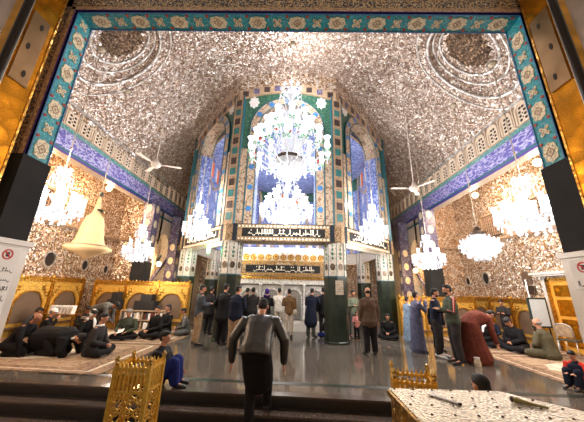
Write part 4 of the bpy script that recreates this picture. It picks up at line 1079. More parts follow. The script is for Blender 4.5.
# tall niche vent and pipe on the right wall
t = thing('wall_niche', 'dark arched niche with a pipe in the right mirrored wall', 'niche', (8.8, 10.25, 1.6))
f0 = Fr((0, 0, 0), (0, 1, 0), (0, 0, 1), (-1, 0, 0))
mb = MB(); mb.poly(f0, [(.22, .45)] + [(.22 * math.cos(PI * i / 10), .72 + .22 * math.sin(PI * i / 10)) for i in range(11)] + [(-.22, .45)], 0, .02); mb.build('opening', 'arch_fill', t)
mb = MB(); mb.tube([(-.06, 0, -.1), (-.06, .02, .62)], [.04, .04], 8); mb.build('pipe', 'steel', t); mb = MB(); mb.fbox(f0, -.28, -.05, .1, .4, 0, .1); mb.build('box', 'bronze', t)
def fchair():
    t = thing('folding_chair', 'x', 'chair')
    mb = MB(); mb.box((0, 0, .45), (.42, .40, .04)); mb.build('seat', 'c_olive', t)
    mb = MB(); A = [(.2 * math.cos(PI * i / 8), .78 + .12 * math.sin(PI * i / 8)) for i in range(9)]
    mb.tube([(.21, -.2, .45)] + [(a, -.24, b) for a, b in A] + [(-.21, -.2, .45)], [.014] * 11, 6, cap=False); mb.build('back_frame', 'steel', t, smooth=True)
    mb = MB(); mb.poly(Fr((0, -.23, 0), (1, 0, 0), (0, 0, 1)), [(.19, .55)] + [(a * .9, b * .985) for a, b in A] + [(-.19, .55)], -.01, .01); mb.build('backrest', 'c_khaki', t)
    for sx in (-1, 1):
        for sy in (-1, 1): mb = MB(); mb.tube([(sx * .2, sy * .18, .44), (sx * .21, sy * .24, .0)], [.012, .012], 6, cap=False); mb.build('leg', 'steel', t, smooth=True)
    return t
ch = fchair()
for q, (x, y, r, l) in enumerate(((7.95, 8.3, -1.2, 'metal folding chair with round back, left of the pair by the golden door'), (8.1, 7.7, -1.3, 'metal folding chair with round back, right of the pair by the golden door'))):
    o = ch if q == 0 else copy_tree(ch); o.location = (x, y, 0); o.rotation_euler = (0, 0, r); o['label'] = l; o['group'] = 'folding chairs by the right wall'
# round objects on the mirrored wall near the right jamb
t = thing('wall_clock', 'round white clock with dark rim on the right mirrored wall near the jamb', 'clock', (8.8, 8.2, 3.35))
mb = MB(); mb.strip(f0, [(.22 * math.cos(2 * PI * i / 20), .22 * math.sin(2 * PI * i / 20)) for i in range(21)], [(.17 * math.cos(2 * PI * i / 20), .17 * math.sin(2 * PI * i / 20)) for i in range(21)], 0, .06); mb.build('rim', 'box_black', t)
mb = MB(); mb.poly(f0, [(.18 * math.cos(2 * PI * i / 20), .18 * math.sin(2 * PI * i / 20)) for i in range(20)], 0, .03); mb.build('face', 'paper', t)

# ------------------------------------------------------------------ carpets
def rug(name, pts, label, group):
    """quad pts with an inner field and a border line"""
    mb = MB(); c = sum((V((p[0], p[1], 0)) for p in pts), V((0, 0, 0))) / 4
    def ringq(k, z): return [(c.x + (p[0] - c.x) * k[0], c.y + (p[1] - c.y) * k[1], z) for p in pts]
    z = .012
    mb.add(ringq((1, 1), z) + ringq((1, 1), .001), [(0, 1, 2, 3), (0, 4, 5, 1), (1, 5, 6, 2), (2, 6, 7, 3), (3, 7, 4, 0)], 0)
    mb.add(ringq((.90, .90), z + .001), [(0, 1, 2, 3)], 1); mb.add(ringq((.87, .87), z + .002), [(0, 1, 2, 3)], 0); mb.add(ringq((.70, .74), z + .003), [(0, 1, 2, 3)], 2)
    n = 24; mb.add([(c.x + .9 * (1 + .08 * math.cos(8 * 2 * PI * i / n)) * math.cos(2 * PI * i / n), c.y + .6 * math.sin(2 * PI * i / n), z + .004) for i in range(n)], [list(range(n))], 1)
    o = mb.build(name, ['carpet', 'c_cream', 'carpet_field']); tag(o, label, 'carpet', group); return o
x0, x1 = -9.0, -3.75
for y0, y1, l in ((5.72, 8.4, 'patterned beige carpet nearest the steps on the left'), (8.45, 11.3, 'patterned beige carpet second from the steps on the left')):
    sk = .12 if y0 < 6 else 0
    rug('carpet', [(x0, y0 + .25 * (y0 < 6) - .02, 0), (x1, y0 + .02 - sk, 0), (x1, y1, 0), (x0, y1, 0)], l, 'carpets on the left')
for p, l in (([(5.35, 5.4), (8.5, 5.4), (8.5, 8.5), (5.42, 8.5)], 'patterned beige carpet nearest the camera on the right'), ([(5.45, 8.56), (8.45, 8.56), (8.45, 12.4), (5.75, 12.4)], 'patterned beige carpet farther back on the right')):
    rug('carpet', [(a, b, 0) for a, b in p], l, 'carpets on the right')

# ------------------------------------------------------------------ gilded lattice stands and the gilt chest in front
def lattice_stand(sx, sy, H):
    t = thing('gilded_stand', 'x', 'stand')
    for a in (-1, 1):
        for b in (-1, 1):
            mb = MB(); mb.box((a * sx / 2, b * sy / 2, H / 2), (.035, .035, H)); p = mb.build('post', 'gold_slat', t)
            mb = MB(); mb.lathe([(.012, 0), (.022, .012), (.012, .022), (.026, .045), (.020, .065), (.004, .085)], (a * sx / 2, b * sy / 2, H), 10); mb.build('finial', 'gold_fine', p, smooth=True)
    for (fr, w_, nm) in ((Fr((0, -sy / 2, 0), (1, 0, 0), (0, 0, 1)), sx, 'front'), (Fr((0, sy / 2, 0), (-1, 0, 0), (0, 0, 1)), sx, 'back'), (Fr((sx / 2, 0, 0), (0, 1, 0), (0, 0, 1)), sy, 'side'), (Fr((-sx / 2, 0, 0), (0, -1, 0), (0, 0, 1)), sy, 'side')):
        mb = MB(); h = w_ / 2
        for z in (.06, H - .235, H - .03, H * .45): mb.fbox(fr, -h, h, z - .012, z + .012, -.012, .012)
        n = 8
        for q in range(n):                                   # upper row of upright slats with pointed heads
            x = -h + (q + .5) * w_ / n; mb.fbox(fr, x - .011, x + .011, H - .23, H - .02, -.006, .006)
            mb.poly(fr, [(x - .016, H - .02), (x + .016, H - .02), (x, H + .025)], -.006, .006)
        # interlaced hexagons below
        z = H - .235; cell = .10
        while z > .2:
            nc = max(2, int(w_ / cell)); cw = w_ / nc
            for q in range(nc):
                cx, cz = -h + (q + .5) * cw, z - cw * .5
                P0 = [(cx + cw * .42 * math.cos(PI / 6 + k_ * PI / 3), cz + cw * .42 * math.sin(PI / 6 + k_ * PI / 3)) for k_ in range(7)]
                mb.strip(fr, P0, [(cx + (a - cx) * .68, cz + (b - cz) * .68) for a, b in P0], -.005, .005)
                mb.fbox(fr, cx - .004, cx + .004, cz - cw * .5, cz + cw * .5, -.003, .003); mb.fbox(fr, cx - cw * .5, cx + cw * .5, cz - .004, cz + .004, -.003, .003)
            z -= cw
        mb.build('lattice_panel', 'gold_slat', t)
    mb = MB(); mb.box((0, 0, H - .10), (sx - .04, sy - .04, .02)); tr = mb.build('tray', 'gold_fine', t)
    rn = random.Random(2)
    for q in range(22):
        x, y = rn.uniform(-sx * .38, sx * .38), rn.uniform(-sy * .38, sy * .38)
        o = inst('ring', lambda: MB().tube([(.03 * math.cos(k_ * PI / 5), .03 * math.sin(k_ * PI / 5), 0) for k_ in range(11)], [.005] * 11, 4, cap=False), 'filigree_ring', 'silver_top', t, (x, y, H - .07 + rn.uniform(0, .03)))
    return t
st = lattice_stand(.34, .28, 1.40)
st.location = (-1.60, 3.06, LOW); st['label'] = 'gilded lattice stand with pointed finials standing left below the steps'
s2 = copy_tree(st); s2.location = (1.14, 2.86, LOW); s2.rotation_euler = (0, 0, -.25); s2['label'] = 'gilded lattice stand whose crown of finials rises behind the ornate chest'
# chest
HT = .95 - LOW
t = thing('gilded_chest', 'large gilded chest with a chased silver-gold studded top at the lower right', 'chest', (1.35, 1.72, LOW), 0)
TP = [(-.63, .57), (.25, .60), (.52, .24), (.52, -.30), (-.63, -.30)]
fr = Fr((0, 0, 0), (1, 0, 0), (0, 1, 0))
TP = [(-.63, .59), (.22, .60), (.62, .16), (.62, -.40), (-.63, -.40)]
mb = MB(); mb.poly(fr, [(a * .97, b * .97) for a, b in TP], .04, HT - .05); mb.build('body', 'gold', t)
mb = MB(); mb.poly(fr, TP, HT - .05, HT - .012); mb.build('rim', 'gold', t)
mb = MB(); mb.poly(fr, [(a * .975, b * .975) for a, b in TP], HT - .012, HT); mb.build('top_plate', 'silver_top', t)
mb = MB(); mb.poly(fr, [(a * .99, b * .99) for a, b in TP], 0, .06); mb.build('foot', 'gold', t)
mb = MB(); cnt = 0
for i in range(9):
    for j in range(7):
        x, y = -.58 + i * .14 + (j % 2) * .07, .56 - j * .14
        if y < .58 - max(0, x - .22) * 1.1 and x < .6: 
            inst('stud', lambda: MB().ell((0, 0, 0), (.009, .009, .007), 8, 5), 'stud', 'bronze', t, (x, y, HT + .002))
mb = MB()
for i in range(7):
    for j in range(5): inst('boss', lambda: MB().ell((0, 0, 0), (.008, .02, .02), 8, 5), 'boss', 'gold_fine', t, (-.615, .5 - i * .14, HT - .12 - j * .13))
t = thing('metal_rod_tool', 'thin steel rod lying on the chest top, on the left half', 'tool', (1.04, 2.10, .951), -.95)
for s_ in (-1, 1): mb = MB(); mb.tube([(-.10, s_ * .010, .006), (.10, s_ * .006, .006)], [.005, .005], 8); mb.build('tine', 'steel', t, smooth=True)
mb = MB(); mb.ell((.105, 0, .008), (.014, .014, .008)); mb.build('joint', 'dark_metal', t, smooth=True)
t = thing('club_handle', 'dark greenish brass club-shaped handle lying on the chest top', 'tool', (1.57, 2.05, .951), -.62); t.scale = (.68, .68, .68)
mb = MB(); mb.tube([(-.11, 0, .022), (-.08, 0, .026), (-.03, 0, .020), (.06, 0, .014), (.14, 0, .012)], [.018, .026, .02, .013, .011], 10); mb.build('handle', 'green_club', t, smooth=True)
mb = MB(); mb.ell((-.12, 0, .026), (.018, .026, .026)); mb.build('knob', 'bronze', t, smooth=True)
# small cream bag on floor by the green-sweater man
t = thing('paper_bag', 'small crumpled cream paper bag on the marble floor by the men on the right', 'bag', (4.45, 7.12, 0)); t.scale = (.75, .75, .75)
mb = MB(); mb.lathe([(.11, 0), (.12, .08), (.10, .15), (.085, .20)], n=9, sx=1, sy=.7); mb.build('bag_body', 'c_cream', t); mb = MB(); mb.lathe([(.085, .20), (.10, .24), (.095, .25)], n=9, sx=1, sy=.7); mb.build('bag_mouth', 'paper', t)
# paper on the front right pier
t = thing('notice_sheet', 'pinkish paper notice fixed to the front right green pier', 'sign', (1.42, 8.98, 1.55))
t.location = (1.50, 9.12, 1.55); t.rotation_euler = (0, 0, .0)
mb = MB(); mb.box((0, 0, .21), (.26, .01, .46)); mb.build('sheet', 'c_cream', t)
mb = MB(); f = Fr((0, -.006, 0), (1, 0, 0), (0, 0, 1), (0, -1, 0)); rn = random.Random(8)
for q in range(5): strokes(mb, f, -.11, .11, .06 + q * .075, .10 + q * .075, .003, 0, rn)
mb.build('lettering', 'ink', t)
# ------------------------------------------------------------------ people
def rx(v, a): return V((v[0], v[1] * math.cos(a) - v[2] * math.sin(a), v[1] * math.sin(a) + v[2] * math.cos(a)))
def joints(kind, lean=0.0, arms=('down', 'down'), nod=0.0, turn=0.0, spread=0.0, shw=0.0):
    J = {}; d2 = math.radians(lean)
    if kind == 'stand':
        J['pel'] = V((0, 0, .93)); y0 = 0
        for s, k in ((-1, 'L'), (1, 'R')): J['hip' + k] = V((s * .09, 0, .90)); J['kn' + k] = V((s * .10, .02, .49)); J['an' + k] = V((s * .11, -.02, .08)); J['to' + k] = V((s * .14, .14, .035))
    elif kind == 'walk':
        J['pel'] = V((0, 0, .92))
        J['hipL'], J['knL'], J['anL'], J['toL'] = V((-.09, 0, .89)), V((-.10, .10, .49)), V((-.11, .02, .08)), V((-.13, .18, .035))
        J['hipR'], J['knR'], J['anR'], J['toR'] = V((.09, 0, .89)), V((.10, .0, .48)), V((.11, -.26, .14)), V((.12, -.16, .05))
    elif kind == 'climb':     # right foot up on the tread, left foot trailing low
        J['pel'] = V((0, 0, .90))
        J['hipL'], J['knL'], J['anL'], J['toL'] = V((-.09, 0, .87)), V((-.08, .24, .43)), V((-.07, .22, -.06)), V((-.08, .38, -.11))
        J['hipR'], J['knR'], J['anR'], J['toR'] = V((.10, .02, .87)), V((.13, .38, .54)), V((.12, .50, .09)), V((.13, .66, .04))
    elif kind == 'bow':
        J['pel'] = V((0, -.16, .90))
        for s, k in ((-1, 'L'), (1, 'R')): J['hip' + k] = V((s * .09, -.15, .87)); J['kn' + k] = V((s * .10, -.03, .48)); J['an' + k] = V((s * .11, -.04, .08)); J['to' + k] = V((s * .13, .13, .035))
    elif kind == 'sit':
        J['pel'] = V((0, 0, .13))
        for s, k in ((-1, 'L'), (1, 'R')): J['hip' + k] = V((s * .10, .02, .13)); J['kn' + k] = V((s * .33, .30, .12)); J['an' + k] = V((-s * .06, .36, .07)); J['to' + k] = V((-s * .20, .34, .05))
    elif kind == 'kneel':
        J['pel'] = V((0, 0, .26))
        for s, k in ((-1, 'L'), (1, 'R')): J['hip' + k] = V((s * .10, .02, .25)); J['kn' + k] = V((s * .14, .42, .10)); J['an' + k] = V((s * .10, -.02, .07)); J['to' + k] = V((s * .10, -.14, .05))
    elif kind == 'crouch':    # hands to the floor, hips raised
        J['pel'] = V((0, -.12, .38))
        for s, k in ((-1, 'L'), (1, 'R')): J['hip' + k] = V((s * .10, -.12, .37)); J['kn' + k] = V((s * .14, .16, .10)); J['an' + k] = V((s * .10, -.30, .08)); J['to' + k] = V((s * .10, -.40, .04))
    elif kind == 'stepsit':
        J['pel'] = V((0, 0, .12))
        for s, k in ((-1, 'L'), (1, 'R')): J['hip' + k] = V((s * .09, .03, .12)); J['kn' + k] = V((s * .12, .34, .40)); J['an' + k] = V((s * .11, .40, .08)); J['to' + k] = V((s * .12, .55, .035))
    d = V((0, math.sin(d2), math.cos(d2))); P = J['pel']; up = V((0, -math.cos(d2) * 0 - 0, 0))
    bend = V((0, 0, .03)) if lean > 50 else V((0, 0, 0))
    J['waist'] = P + d * .14 + bend; J['chest'] = P + d * .34 + bend; J['neck'] = P + d * .53; J['sh'] = P + d * .46
    hd = math.radians(lean * .8 + nod); hv = V((0, math.sin(hd), math.cos(hd)))
    J['head'] = J['neck'] + hv * .165; J['hup'] = hv
    t = math.radians(turn); fwd = V((0, math.cos(hd), -math.sin(hd)))
    J['hrot'] = Matrix((V((1, 0, 0)), fwd, hv)).transposed() @ Matrix.Rotation(t, 3, 'Z')
    for s, k, m in ((-1, 'L', arms[0]), (1, 'R', arms[1])):
        S = J['sh'] + V((s * (.185 + shw), 0, 0)); J['s' + k] = S
        if isinstance(m, (tuple, list)): E, W_ = S + V(m[0]), S + V(m[1])
        elif m == 'down': E = S + V((s * (.05 + spread), -.03, -.28)); W_ = E + V((s * .015, .05, -.25))
        elif m == 'out': E = S + V((s * .16, -.04, -.24)); W_ = E + V((s * .05, .06, -.25))
        elif m == 'fwd': E = S + V((s * .05, .05, -.27)); W_ = E + V((-s * .12, .21, .05))
        elif m == 'up': E = S + V((s * .06, .16, -.22)); W_ = E + V((-s * .08, .08, .24))
        elif m == 'lap': E = S + V((s * .08, .05, -.26)); W_ = V((s * .06, .30, max(.2, P.z + .12)))
        elif m == 'knee': E = S + V((s * .09, .08, -.25)); W_ = V((s * .22, .34, P.z + .12))
        elif m == 'floor': E = S + V((s * .06, .06, -.24)); W_ = V((s * .20, J['sh'].y + .12, .05))
        elif m == 'reach': E = S + V((s * .03, .10, -.25)); W_ = E + V((-s * .04, .16, -.18))
        elif m == 'pocket': E = S + V((s * .10, -.08, -.26)); W_ = E + V((-s * .08, .12, -.20))
        J['e' + k] = E; J['w' + k] = W_
    return J
def remesh(o, vox, smooth=2):
    m = o.modifiers.new('remesh', 'REMESH'); m.mode = 'VOXEL'; m.voxel_size = vox; m.use_smooth_shade = True
    if smooth: s = o.modifiers.new('smooth', 'SMOOTH'); s.factor = .5; s.iterations = smooth
def hand(mb, W_, E, side, n=6):
    d = (W_ - E).normalized(); lat = V((0, 1, 0)) - d * d.y
    if lat.length < .2: lat = V((1, 0, 0)) - d * d.x
    lat.normalize(); nrm = d.cross(lat)
    mb.tube([W_ - d * .02, W_ + d * .03, W_ + d * .085], [(.024, .017), (.036, .018), (.040, .015)], 8, lat)
    for q, (o_, L) in enumerate(((-.030, .062), (-.010, .074), (.010, .070), (.029, .055))):
        b = W_ + d * .085 + lat * -o_; c1 = b + d * L * .55 + nrm * .010 * side; c2 = b + d * L * .95 + nrm * .028 * side
        mb.tube([b - d * .01, c1, c2], [.0098, .009, .0075], n)
    b = W_ + d * .03 + lat * .034; mb.tube([b, b + d * .035 + lat * .025, b + d * .065 + lat * .030 + nrm * .01 * side], [.012, .011, .009], n)
def person(label, loc, rz, kind='stand', s=1.0, lean=0, arms=('down', 'down'), nod=0, turn=0, spread=0, shw=0, skin='skin', hair='hair', hairy=True, top=None, top_mat='c_black', coat=0.0,
           legs='c_black', robe=None, hat=None, scarf=None, shoes='shoe', beard=False, fine=False, bulk=1.0, group=None, extra=None, collar=None, sleeves=None):
    t = thing('person', label, 'person', loc, rz, group); t.scale = (s, s, s)
    J = joints(kind, lean, arms, nod, turn, spread, shw)
    vox = .009 if fine else .014
    # body: one continuous surface
    mb = MB(); X = (1, 0, 0)
    mb.tube([J['pel'] - (J['chest'] - J['pel']) * .1, J['waist'], J['chest'], J['sh'], J['neck']], [(.15, .10), (.13, .09), (.155, .10), (.145, .075), (.06, .055)], 12, X)
    mb.tube([J['neck'] - J['hup'] * .05, J['neck'] + J['hup'] * .09], [.056, .052], 10)
    R_ = J['hrot']; H_ = J['head']
    mb.ell(H_ + R_ @ V((0, -.008, .028)), (.074, .094, .082), 14, 10, 0, R_)
    mb.ell(H_ + R_ @ V((0, .018, -.035)), (.058, .070, .072), 12, 8, 0, R_)
    mb.ell(H_ + R_ @ V((0, .050, -.078)), (.030, .028, .022), 8, 6, 0, R_)       # chin
    mb.ell(H_ + R_ @ V((0, .082, .022)), (.046, .016, .010), 8, 6, 0, R_)        # brow
    mb.tube([H_ + R_ @ V((0, .082, .012)), H_ + R_ @ V((0, .108, -.028))], [.011, .017], 6)   # nose
    mb.ell(H_ + R_ @ V((0, .080, -.052)), (.026, .014, .009), 8, 5, 0, R_)       # lips
    for q in (-1, 1): mb.ell(H_ + R_ @ V((q * .076, -.006, -.005)), (.012, .022, .034), 8, 6, 0, R_)
    for k, q in (('L', -1), ('R', 1)):
        mb.tube([J['s' + k] + V((-q * .05, 0, .01)), J['s' + k], J['e' + k]], [.05, .048, .038], 10)
        mb.tube([J['e' + k], J['e' + k] * .6 + J['w' + k] * .4, J['w' + k]], [.038, .036, .024], 10)
        hand(mb, J['w' + k], J['e' + k], q)
        mb.tube([J['hip' + k], J['hip' + k] * .5 + J['kn' + k] * .5, J['kn' + k]], [.085, .078, .055], 10)
        mb.tube([J['kn' + k], J['kn' + k] * .6 + J['an' + k] * .4, J['an' + k]], [.052, .052, .035], 10)
        mb.tube([J['an' + k], J['to' + k]], [(.036, .034), (.040, .022)], 8)
    o = mb.build('body', skin, t, smooth=True); remesh(o, vox)
    for q in (-1, 1):
        mb = MB(); mb.ell(H_ + R_ @ V((q * .030, .084, .004)), (.013, .009, .008), 8, 6, 0, R_); mb.build('eye', 'eye', t, smooth=True)
    if hairy:
        mb = MB(); mb.ell(H_ + R_ @ V((0, -.020, .046)), (.082, .096, .080), 14, 10, 0, R_); mb.ell(H_ + R_ @ V((0, -.050, .0)), (.074, .060, .075), 12, 8, 0, R_)
        mb.ell(H_ + R_ @ V((0, .03, .088)), (.062, .052, .032), 10, 7, 0, R_)
        o = mb.build('hair', hair, t, smooth=True); remesh(o, .012)
    elif hair:
        mb = MB(); mb.ell(H_ + R_ @ V((0, -.048, -.012)), (.077, .062, .045), 12, 8, 0, R_); mb.build('hair', hair, t, smooth=True)
    if beard:
        mb = MB(); mb.ell(H_ + R_ @ V((0, .040, -.072)), (.054, .050, .045), 10, 8, 0, R_); mb.build('beard', hair or 'hair_grey', t, smooth=True)
    if hat:
        mb = MB(); mb.ell(H_ + R_ @ V((0, -.008, .062)), (.088, .104, .066), 14, 8, 0, R_); mb.tube([H_ + R_ @ V((.088 * math.cos(a), -.008 + .104 * math.sin(a), .045)) for a in [2 * PI * i / 16 for i in range(17)]], [.012] * 17, 6, cap=False); mb.build('cap', hat, t, smooth=True)
    b = bulk
    if robe:
        mb = MB(); ank = (J['anL'] + J['anR']) * .5
        hem = V((ank.x, ank.y * .7, .10))
        pl = J['pel']
        mb.tube([hem, hem * .6 + pl * .4 + V((0, -.02 if lean > 40 else 0, 0)), pl, J['waist'], J['chest'], J['sh'], J['neck'] - (J['neck'] - J['sh']) * .2], [(.27 * b, .22 * b), (.235 * b, .19 * b), (.20 * b, .17 * b), (.18 * b, .145 * b), (.19 * b, .14 * b), (.17 * b, .10 * b), (.075, .07)], 16, X)
        for k, q in (('L', -1), ('R', 1)):
            mb.tube([J['s' + k] + V((-q * .06, 0, 0)), J['s' + k], J['e' + k], J['w' + k]], [.07, .075, .075, .065], 10)
        for q in range(5):
            a = 2 * PI * q / 5 + .4; mb.tube([hem + V((.25 * b * math.cos(a), .20 * b * math.sin(a), -.01)), hem * .4 + pl * .6 + V((.17 * b * math.cos(a), .14 * b * math.sin(a), 0))], [.035, .012], 6)
        o = mb.build('robe', robe, t, smooth=True); remesh(o, .016)
    else:
        mb = MB(); P = J['pel']
        mb.tube([J['waist'], P, (J['hipL'] + J['hipR']) * .5 - (J['waist'] - P) * .25], [(.15 * b, .11 * b), (.17 * b, .125 * b), (.15 * b, .11 * b)], 12, X)
        for k, q in (('L', -1), ('R', 1)):
            mb.tube([J['hip' + k], J['hip' + k] * .5 + J['kn' + k] * .5, J['kn' + k]], [.105 * b, .095 * b, .078 * b], 10)
            mb.tube([J['kn' + k], J['an' + k] + (J['kn' + k] - J['an' + k]) * .08], [.076 * b, .066 * b], 10)
        o = mb.build('trousers', legs, t, smooth=True); remesh(o, .013 if fine else .018)
        mb = MB(); low = J['pel'] - (J['waist'] - J['pel']).normalized() * (.04 + coat * .5)
        pts = [low, J['pel'], J['waist'], J['chest'], J['sh'], J['neck'] - (J['neck'] - J['sh']) * .25]
        rr = [((.195 + coat * .10) * b, (.145 + coat * .10) * b), (.185 * b, .138 * b), (.17 * b, .125 * b), (.19 * b, .135 * b), (.165 * b, .10 * b), (.078, .072)]
        if coat > .3 and kind == 'stand':
            low = V((J['pel'].x, J['pel'].y, J['pel'].z - coat)); pts[0] = low; rr[0] = (.23 * b, .19 * b)
        if fine:
            rr = [(.215, .15), (.21, .15), (.195, .14), (.21, .13), (.20, .11), (.078, .072)]; pts[0] = J['pel'] + V((0, -.035, -.075))
        mb.tube(pts, rr, 14, X, cap=not fine)
        if sleeves: main_, mb = mb, MB()
        for k, q in (('L', -1), ('R', 1)):
            wq = J['w' + k] * .95 + J['e' + k] * .05
            mb.tube([J['s' + k] + V((-q * .07, 0, 0)), J['s' + k], J['e' + k], J['e' + k] * .5 + wq * .5, wq], [(.085 if fine else .065) * b, (.085 if fine else .070) * b, (.072 if fine else .062) * b, (.064 if fine else .056) * b, .050 * b], 10)
        if sleeves:
            so = mb.build('sleeves', sleeves, t, smooth=True); remesh(so, .016); mb = main_
        if fine:
            for z_ in range(3):
                c = J['pel'].lerp(J['sh'], .32 + z_ * .2); mb.tube([c + V((-.20, .0, .02)), c + V((-.10, -.10, .01)), c + V((.02, -.125, .015 * (-1) ** z_)), c + V((.12, -.10, .02)), c + V((.20, .0, .03))], [.008, .010, .012, .010, .008], 6)
        o = mb.build('jacket', top_mat, t, smooth=True); remesh(o, .012 if fine else .018, 9 if fine else 2)
    if collar:
        mb = MB(); N_ = J['neck'] + J['hup'] * .0; mb.tube([N_ + V((.072 * math.cos(a), .066 * math.sin(a), .012 * math.sin(a))) for a in [2 * PI * i / 14 for i in range(15)]], [(.02, .028)] * 15, 6, cap=False); mb.build('collar', collar, t, smooth=True)
    if scarf:
        mb = MB(); mb.ell(H_ + R_ @ V((0, -.022, .020)), (.094, .100, .112), 14, 10, 0, R_); mb.tube([J['neck'] + V((.09, -.01, .02)), J['neck'] + V((0, -.08, .0)), J['neck'] + V((-.09, -.01, .02)), J['neck'] + V((-.06, .10, -.06)), J['sh'] + V((-.05, .14, -.12))], [.045, .05, .045, .04, .03], 8); o = mb.build('head_scarf', scarf, t, smooth=True); remesh(o, .014)
    for k, q in (('L', -1), ('R', 1)):
        a_, b_ = J['an' + k], J['to' + k]; mb = MB(); dd = (b_ - a_)
        mb.tube([a_ - dd * .25 + V((0, 0, -.018)), a_ + dd * .4 + V((0, 0, -.015)), b_ + dd * .25], [(.044, .040), (.048, .036), (.044, .027)], 8); mb.build('sock' if shoes == 'sock' else 'shoe', shoes, t, smooth=True)
    if extra: extra(t, J)
    return t
def book_in_hands(t, J):
    c = (J['wL'] + J['wR']) * .5 + V((0, .07, .04))
    mb = MB()
    for q in (-1, 1): mb.box((0, 0, 0), (.13, .18, .012)); 
    mb = MB(); mb.poly(Fr(c, (1, 0, .25), (0, 1, .5)), [(0, -.09), (.13, -.09), (.13, .09), (0, .09)], 0, .012); mb.poly(Fr(c, (-1, 0, .25), (0, 1, .5)), [(0, -.09), (.13, -.09), (.13, .09), (0, .09)], 0, .012)
    return mb
def held_book(label, x, y, z, rz):
    o = thing('open_book', label, 'book', (x, y, z), rz)
    for q in (-1, 1): mb = MB(); mb.poly(Fr((0, 0, 0), (q, 0, .25), (0, 1, .45)), [(0, -.09), (.13, -.09), (.13, .09), (0, .09)], 0, .012); mb.build('page_block', 'paper', o)
E_, S_, W__, N_ = -PI / 2, PI, PI / 2, 0.0       # facing east / toward camera / west / away
# --- seated and praying men on the left carpets
person('bald brown-headed man in black bending forward with a hand down, at the left edge', (-6.75, 6.75, 0), E_ + .2, 'kneel', 1.02, 35, ('floor', 'floor'), 10, skin='skin_dark', hairy=False, hair='hair', top_mat='c_black', shoes='sock')
person('man in black crouched low in prayer with a white collar on the left carpet', (-5.85, 7.0, 0), E_ - .1, 'crouch', 1.08, 92, ('floor', 'floor'), 15, top_mat='c_black', bulk=1.5, shoes='sock', collar='paper', legs='c_black', coat=.3)
person('grey-haired man with a white cap seated behind the crouching man', (-7.75, 8.6, 0), E_ + .5, 'sit', 1.0, 12, ('lap', 'up'), 15, hat='paper', hair='hair_grey', top_mat='c_black', shoes='sock', skin='skin')
person('man in a grey shirt seated farthest left by the cabinets', (-8.75, 9.0, 0), E_ + .9, 'sit', 1.02, 20, ('lap', 'lap'), 25, top_mat='c_bluegrey', shoes='sock', skin='skin_dark')
person('dark-clothed man reading an open white book by the left cabinets', (-7.4, 9.8, 0), E_ - .7, 'sit', 1.05, 14, ('fwd', 'fwd'), 25, top_mat='c_charcoal', shoes='sock', skin='skin_dark')
held_book('open white book held by the reading man on the left', -7.15, 9.5, .56, E_ - .7)
person('seated man in black with a black cap and white scarf about his face', (-6.2, 8.3, 0), E_ - .3, 'sit', 1.05, 18, ('lap', 'lap'), 5, top_mat='c_black', hat='box_black', scarf='paper', hairy=False, hair=None, shoes='sock')
person('dark-haired man in a charcoal suit sitting cross-legged with clasped hands', (-4.95, 7.0, 0), E_ + .15, 'sit', 1.05, 10, ('lap', 'lap'), 5, top_mat='c_charcoal', legs='c_black', shoes='sock', skin='skin', collar='paper', bulk=1.1)
person('man in a grey jacket bowing over beside the left cabinets', (-6.55, 9.35, 0), E_ - .1, 'bow', .98, 80, ('down', 'reach'), 15, top_mat='c_grey', legs='c_brown', shoes='sock', bulk=1.1, skin='skin_dark')
person('grey-haired man in a dark green jacket with a white badge sitting cross-legged', (-5.45, 9.2, 0), S_ + .3, 'sit', 1.02, 12, ('lap', 'knee'), 20, top_mat='c_green', hair='hair_grey', shoes='sock', bulk=1.05)
held_book('white folded paper on the lap of the man in green on the left', -5.5, 8.85, .27, .3)
person('man in a black jacket seated with hands clasped beside the marble aisle', (-4.65, 9.55, 0), S_ - .5, 'sit', 1.08, 6, ('lap', 'lap'), 5, top_mat='c_black', shoes='sock', bulk=1.1, turn=25)
person('black-haired man seated just behind the man in the black jacket', (-4.7, 10.4, 0), S_ - .6, 'sit', 1.08, 4, ('lap', 'lap'), 5, top_mat='c_black', shoes='sock')
person('man in grey seated leaning against the far left pier', (-3.9, 10.25, 0), S_ - 1.1, 'sit', 1.0, 15, ('lap', 'knee'), 10, top_mat='c_grey', legs='c_grey', shoes='sock')
# child on the step
person('child in a black padded coat and blue trousers sitting on the step', (-2.42, 5.14, 0), E_ + .15, 'stepsit', .95, 8, (((-.06, .12, -.24), (-.04, .30, -.34)), ((.05, -.05, -.26), (.06, .0, -.50))), 0, top_mat='c_black', legs='c_blue', shoes='shoe', bulk=1.45, turn=-10)
# --- standing men left of the shrine
person('man in a blue-grey jacket and khaki trousers standing beside the left pier', (-2.95, 8.55, 0), N_ - .9, 'stand', 1.0, 2, ('fwd', 'fwd'), 10, top_mat='c_bluegrey', legs='c_khaki', turn=-20)
person('man in a long black coat standing left of the man in khaki trousers', (-2.25, 8.75, 0), N_ - .4, 'stand', 1.03, 3, ('pocket', 'fwd'), 8, top_mat='c_black', coat=.3, bulk=1.15)
person('man in a black jacket and khaki trousers standing with his back turned', (-1.68, 7.95, 0), N_ - .3, 'stand', 1.0, 4, ('fwd', 'fwd'), 6, top_mat='c_navy', legs='c_khaki', bulk=1.15, turn=-30)
person('man in dark clothes crowding toward the shrine behind the leather-jacketed man', (-1.55, 10.2, 0), N_ + .2, 'stand', .98, 5, ('fwd', 'fwd'), 10, top_mat='c_charcoal')
person('person in black with a purple head scarf before the shrine grille', (-1.05, 10.25, 0), N_, 'stand', .96, 6, ('fwd', 'fwd'), 10, top_mat='c_black', coat=.4, scarf='c_purple', hairy=False, hair=None)
